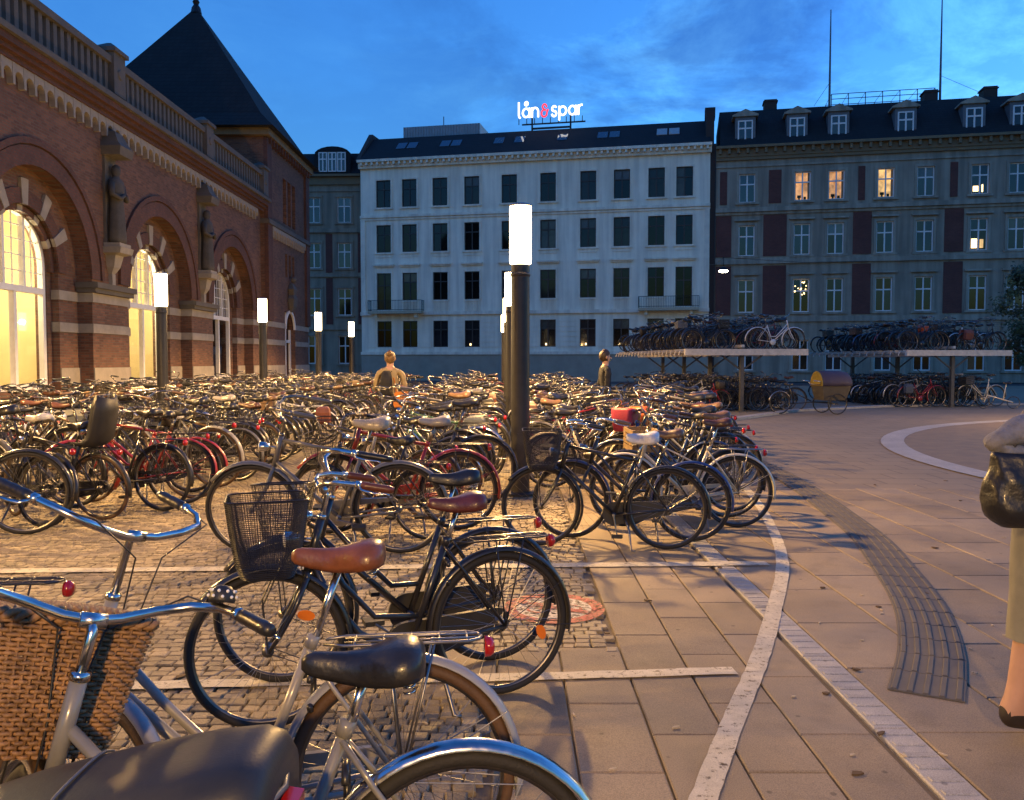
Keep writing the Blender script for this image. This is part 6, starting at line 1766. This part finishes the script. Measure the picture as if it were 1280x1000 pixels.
b = MB(); b.tube([(-1.04, 0, .93), (-1.06, 0, 1.02)], .02, 7); b.tube([(-.98, -.32, 1.03), (-1.06, -.1, 1.05), (-1.06, .1, 1.05), (-.98, .32, 1.03)], .013, 7); b.tube([(-1.18, .07, .27), (-1.04, .05, .75)], .02, 6); b.tube([(-1.18, -.07, .27), (-1.04, -.05, .75)], .02, 6)
add('handlebar', b.mesh('handlebar', M_BLKMETAL, True), mo)

# ------------------------------------------------------------------ people
M_SKIN = mat('skin', (0.50, 0.29, 0.20), 0.55, var=.08, scale=12)
def figure(parent, name, joints, bones, mats_, subdiv=2):
    """one continuous body grown from a skeleton; bones = (joint, joint, material index)"""
    names = list(joints); idx = {n_: i for i, n_ in enumerate(names)}
    me = bpy.data.meshes.new(name)
    me.from_pydata([joints[n_][0] for n_ in names], [(idx[a], idx[c]) for a, c, _ in bones], [])
    o = bpy.data.objects.new(name, me); COL.objects.link(o)
    sk = o.modifiers.new('skin', 'SKIN'); sk.use_smooth_shade = True
    for i, n_ in enumerate(names):
        r = joints[n_][1]; r = r if isinstance(r, tuple) else (r, r)
        me.skin_vertices[0].data[i].radius = r; me.skin_vertices[0].data[i].use_root = (n_ == 'pelvis')
    ss = o.modifiers.new('sub', 'SUBSURF'); ss.levels = subdiv; ss.render_levels = subdiv
    dg = bpy.context.evaluated_depsgraph_get(); ev = o.evaluated_get(dg)
    out = bpy.data.meshes.new_from_object(ev)
    bpy.data.objects.remove(o)
    out.name = name; out.materials.clear()
    for m in mats_: out.materials.append(m)
    segs = [(Vector(joints[a][0]), Vector(joints[c][0]), mi) for a, c, mi in bones]
    mi_ = []
    for p in out.polygons:
        c = p.center; best = (1e9, 0)
        for a, e, m in segs:
            ab = e - a; t = max(0, min(1, (c - a).dot(ab) / max(ab.length_squared, 1e-9)))
            dd = (c - (a + ab * t)).length
            if dd < best[0]: best = (dd, m)
        mi_.append(best[1])
    from mathutils import noise as mn
    cloth = {v for p in out.polygons if mi_[p.index] in (1, 2) for v in p.vertices}
    nr = [v.normal.copy() for v in out.vertices]
    for i in cloth:
        co = out.vertices[i].co
        out.vertices[i].co = co + nr[i] * (0.016 * mn.noise(Vector((co.x * 9, co.y * 9, co.z * 16))) + 0.008 * mn.noise(co * 30))
    out.polygons.foreach_set('material_index', mi_); out.polygons.foreach_set('use_smooth', [True] * len(mi_))
    return add(name, out, parent)
def hand_joints(J, B, side, wrist, direc, curl, mi=0, k=''):
    """palm and five fingers rooted in the wrist"""
    d_ = Vector(direc).normalized(); sdv = Vector(side).normalized(); nrm = d_.cross(sdv).normalized()
    w = Vector(wrist); pj = w + d_ * 0.05
    J['palm' + k] = (tuple(pj), (0.032, 0.018)); B.append(('wrist' + k, 'palm' + k, mi))
    for f, (off, ln) in enumerate(((-.033, .065), (-.012, .08), (.011, .085), (.032, .075))):
        a = pj + d_ * .035 + sdv * off; c = a + d_ * ln * .5 + nrm * curl * .3 * ln; e = c + d_ * ln * .35 + nrm * curl * .7 * ln
        for q, (pt, r) in enumerate(((a, .010), (c, .009), (e, .007))): J[f'f{f}{q}{k}'] = (tuple(pt), r)
        B += [('palm' + k, f'f{f}0{k}', mi), (f'f{f}0{k}', f'f{f}1{k}', mi), (f'f{f}1{k}', f'f{f}2{k}', mi)]
    a = w + d_ * .03 - sdv * .035; c = a + d_ * .03 - sdv * .02 + nrm * .015; e = c + d_ * .03 + nrm * .015
    for q, (pt, r) in enumerate(((a, .011), (c, .010), (e, .008))): J[f't{q}{k}'] = (tuple(pt), r)
    B += [('palm' + k, f't0{k}', mi), (f't0{k}', f't1{k}', mi), (f't1{k}', f't2{k}', mi)]
def person(label, loc, rotz, mats_, arms, legs, hair, scale=1.0, shorts=False, bun=False, group=None):
    """faces local -y; mats: skin, top, bottom, shoe"""
    t = thing('person', label, 'person', loc, (0, 0, radians(rotz)), group)
    J = {'pelvis': ((0, 0, .95), (.15, .11)), 'waist': ((0, 0, 1.08), (.135, .10)), 'chest': ((0, .005, 1.28), (.165, .115)), 'neckb': ((0, .01, 1.44), (.10, .075)), 'neck': ((0, 0, 1.51), .055), 'headb': ((0, -.01, 1.58), .07), 'head': ((0, -.012, 1.65), (.078, .092)), 'crown': ((0, .0, 1.73), .06)}
    B = [('pelvis', 'waist', 1), ('waist', 'chest', 1), ('chest', 'neckb', 1), ('neckb', 'neck', 0), ('neck', 'headb', 0), ('headb', 'head', 0), ('head', 'crown', 0)]
    for s_, k in ((-1, 'r'), (1, 'l')):
        sh, el, wr = arms[k]
        J['sh' + k] = (sh, .062); J['el' + k] = (el, .048); J['wrist' + k] = (wr, .031)
        B += [('neckb', 'sh' + k, 1), ('sh' + k, 'el' + k, 1), ('el' + k, 'wrist' + k, 1)]
        dv = Vector(wr) - Vector(el); sd = Vector((0, 0, 1)).cross(dv) if abs(dv.normalized().z) < .9 else Vector((0, 1, 0))
        hand_joints(J, B, sd, wr, dv, .8, 0, k)
        hp, kn, an = legs[k]
        J['hip' + k] = (hp, .095); J['knee' + k] = (kn, .062); J['ank' + k] = (an, .042)
        J['heel' + k] = (tuple(Vector(an) + Vector((0, .04, -.05))), .035); J['toe' + k] = (tuple(Vector(an) + Vector((0, -.17, -.058))), .032)
        B += [('pelvis', 'hip' + k, 2), ('hip' + k, 'knee' + k, 2), ('knee' + k, 'ank' + k, 0 if shorts else 2), ('ank' + k, 'heel' + k, 3), ('ank' + k, 'toe' + k, 3)]
    figure(t, 'body', J, B, mats_)
    b = MB(); secs = []
    for i in range(9):
        a = -pi / 2 + pi * i / 8; z = 1.675 + .122 * sin(a); r = max(cos(a), .05)
        q = []
        for j in range(16):
            f = 2 * pi * j / 16; y_ = .012 + .112 * r * sin(f)
            if z < 1.70: y_ = max(y_, -.02)
            q.append((.098 * r * cos(f) * (1 + .03 * sin(5 * f)), y_, z + .006 * sin(3 * f)))
        secs.append(q)
    b.loft(secs)
    from mathutils import noise as mn
    b.v = [tuple(Vector(v) + Vector((mn.noise(Vector(v) * 28), mn.noise(Vector(v) * 28 + Vector((5, 0, 0))), mn.noise(Vector(v) * 24 + Vector((0, 7, 0))))) * .014) for v in b.v]
    if bun: b.ball((0, .12, 1.74), .052)
    add('hair', b.mesh('hair', hair, True), t)
    b = MB()
    b.tube([(0, -.098, 1.66), (0, -.110, 1.625), (0, -.10, 1.618)], [.007, .010, .008], 6)
    for s_ in (-1, 1): b.ball((s_ * .088, .0, 1.65), .024, 8, 6, (.5, 1, 1.4))
    add('nose_and_ears', b.mesh('nose_and_ears', mats_[0], True), t)
    b = MB()
    for s_ in (-1, 1): b.ball((s_ * .032, -.092, 1.665), .011, 8, 6)
    b.tube([(-.025, -.098, 1.588), (0, -.103, 1.586), (.025, -.098, 1.588)], .005, 5)
    add('eyes_and_mouth', b.mesh('eyes_and_mouth', mat('dark_features', (0.08, 0.03, 0.025), 0.4), True), t)
    t.scale = (scale,) * 3
    return t
ARM_DOWN = {'l': ((.20, .01, 1.40), (.25, .04, 1.12), (.24, -.06, .88)), 'r': ((-.20, .01, 1.40), (-.25, .04, 1.12), (-.24, -.06, .88))}
LEG_ST = {'l': ((.09, 0, .88), (.10, -.02, .49), (.10, .02, .10)), 'r': ((-.09, 0, .88), (-.10, -.02, .49), (-.10, .02, .10))}
M_BEIGE = mat('beige_jacket', (0.32, 0.245, 0.13), 0.7, var=.15, scale=6, bump=.3, bscale=20)
M_BLKCLOTH = mat('black_cloth', (0.015, 0.015, 0.018), 0.85, var=.2, scale=8, bump=.3, bscale=30)
M_JEANS = mat('dark_jeans', (0.03, 0.035, 0.06), 0.8, var=.2, scale=10)
M_SHOE = mat('dark_shoe', (0.03, 0.022, 0.018), 0.5)
M_BLOND = mat('blond_hair', (0.20, 0.115, 0.045), 0.5, var=.3, scale=40, bump=.5, bscale=80)
M_DKHAIR = mat('brown_hair', (0.045, 0.025, 0.013), 0.5, var=.3, scale=40, bump=.5, bscale=80)
p1 = person('person with blond bun and beige jacket seen from behind among the bicycles', (-2.16, 14.9, 0), 184, [M_SKIN, M_BEIGE, M_JEANS, M_SHOE],
            {'l': ((.20, .01, 1.40), (.27, .0, 1.13), (.16, -.22, 1.02)), 'r': ((-.20, .01, 1.40), (-.27, .0, 1.13), (-.18, -.24, 1.02))}, LEG_ST, M_BLOND, 1.0, bun=True)
bp = thing('backpack', 'black backpack on the back of the person in the beige jacket', 'backpack', (-2.16, 14.9, 0), (0, 0, radians(184)))
b = MB(); b.loft([[(x_ - w, y0, z), (x_ + w, y0, z), (x_ + w * .9, y1, z), (x_ - w * .9, y1, z)] for (z, w, y0, y1, x_) in ((.98, .09, .10, .20, .06), (1.05, .11, .10, .25, .06), (1.25, .105, .11, .25, .06), (1.40, .085, .10, .20, .06), (1.44, .05, .09, .15, .06))]); add('bag', b.mesh('bag', M_BLKCLOTH, True), bp)
b = MB(); b.tube([(.10, .12, 1.40), (.13, .0, 1.49), (.12, -.14, 1.30)], .014, 6, flat=.5); b.tube([(.0, .12, 1.40), (-.10, .0, 1.49), (-.10, -.14, 1.30)], .014, 6, flat=.5); add('strap', b.mesh('strap', M_BLKCLOTH), bp)
ob = thing('shoulder_bag', 'orange bag hanging at the hip of the person with blond bun', 'bag', (-1.90, 14.75, .80))
b = MB(); b.loft([[(-w, -.06, z), (w, -.06, z), (w, .06, z), (-w, .06, z)] for (z, w) in ((0, .16), (.05, .18), (.22, .17), (.27, .14))]); b.tube([(-.13, 0, .25), (-.18, .05, .5), (-.28, .1, .66)], .012, 5); add('pouch', b.mesh('pouch', mat('orange_cloth', (0.45, 0.15, 0.02), 0.7), False), ob)
person('person in a black jacket walking beyond the bicycles by the left rack', (1.78, 16.0, 0), 100, [M_SKIN, M_BLKCLOTH, M_JEANS, M_SHOE], ARM_DOWN, LEG_ST, M_DKHAIR, 1.02)
p3 = person('person in grey knit and olive shorts at the right picture edge', (2.11, 3.42, 0), 92, [M_SKIN, mat('grey_knit', (0.22, 0.215, 0.22), 0.85, var=.3, scale=22, bump=.6, bscale=70), mat('olive_trousers', (0.24, 0.23, 0.175), 0.85, var=.15, scale=8, bump=.3, bscale=25), M_SHOE],
            {'l': ((.20, .01, 1.40), (.26, .10, 1.13), (.20, -.10, 1.00)), 'r': ((-.20, .14, 1.41), (-.25, .50, 1.235), (-.19, .18, 1.17))},
            {'l': ((.09, 0, .88), (.10, -.03, .49), (.10, -.02, .10)), 'r': ((-.09, 0, .88), (-.09, -.13, .49), (-.09, -.16, .10))}, M_DKHAIR, 1.0, shorts=True)
p3.rotation_euler.x = radians(8)
b = MB()
for s_, (x0, y0) in ((-1, (-.09, -.13)), (1, (.10, -.03))):
    secs = []
    for (z, r) in ((.92, .11), (.84, .104), (.75, .10), (.66, .092), (.58, .088), (.50, .084), (.42, .083)):
        f = (.92 - z) / .43; secs.append([(s_ * .085 + (x0 - s_ * .085) * f + (r + .007 * sin(3 * j + z * 60) * sin(z * 37 + j)) * cos(2 * pi * j / 24), y0 * f + (r + .007 * sin(3 * j + z * 60) * sin(z * 37 + j)) * 1.05 * sin(2 * pi * j / 24), z) for j in range(24)])
    b.loft(secs, caps=False)
add('shorts', b.mesh('shorts', MATS['olive_trousers'], True), p3)
hb = thing('shoulder_bag', 'black glossy bag held under the arm at the right edge', 'bag', (1.96, 3.14, 1.12))
from mathutils import noise as _mn
b = MB(); secs = []
for q in range(15):
    t_ = q / 14; z_ = -.135 + .27 * t_
    w_ = .185 * (1 - .30 * t_ ** 1.5) * (min(1, .62 + t_ * 2.2)); d_ = .092 * (1 - .55 * t_ ** 2.2) * min(1, .5 + t_ * 2.5)
    ring_ = []
    for k in range(40):
        f = 2 * pi * k / 40; n_ = 2.6
        cx_, sy_ = cos(f), sin(f)
        x_ = w_ * abs(cx_) ** (2 / n_) * (1 if cx_ > 0 else -1); y_ = d_ * abs(sy_) ** (2 / n_) * (1 if sy_ > 0 else -1)
        fold = 1 + .10 * _mn.noise(Vector((x_ * 11, y_ * 11, z_ * 16))) + .05 * sin(x_ * 70 + z_ * 40) * t_
        ring_.append((x_ * fold - .02 * t_, y_ * fold, z_ + .06 * x_ + .03 * (x_ / .18) ** 2 * t_))
    secs.append(ring_)
b.loft(secs)
add('pouch', b.mesh('pouch', mat('black_glossy_leather', (0.012, 0.012, 0.013), 0.42, var=.3, scale=6, bump=.5, bscale=30, coat=.1), True), hb)
b = MB(); b.tube([(-.11, 0, .12), (-.04, .02, .20), (.10, .05, .28), (.24, .08, .36)], .012, 6, flat=.5); b.tube([(-.13, -.02, .128), (-.06, -.025, .130), (.05, -.025, .136), (.12, -.02, .145)], .006, 5); add('handle', b.mesh('handle', M_BLKPLAST, True), hb)
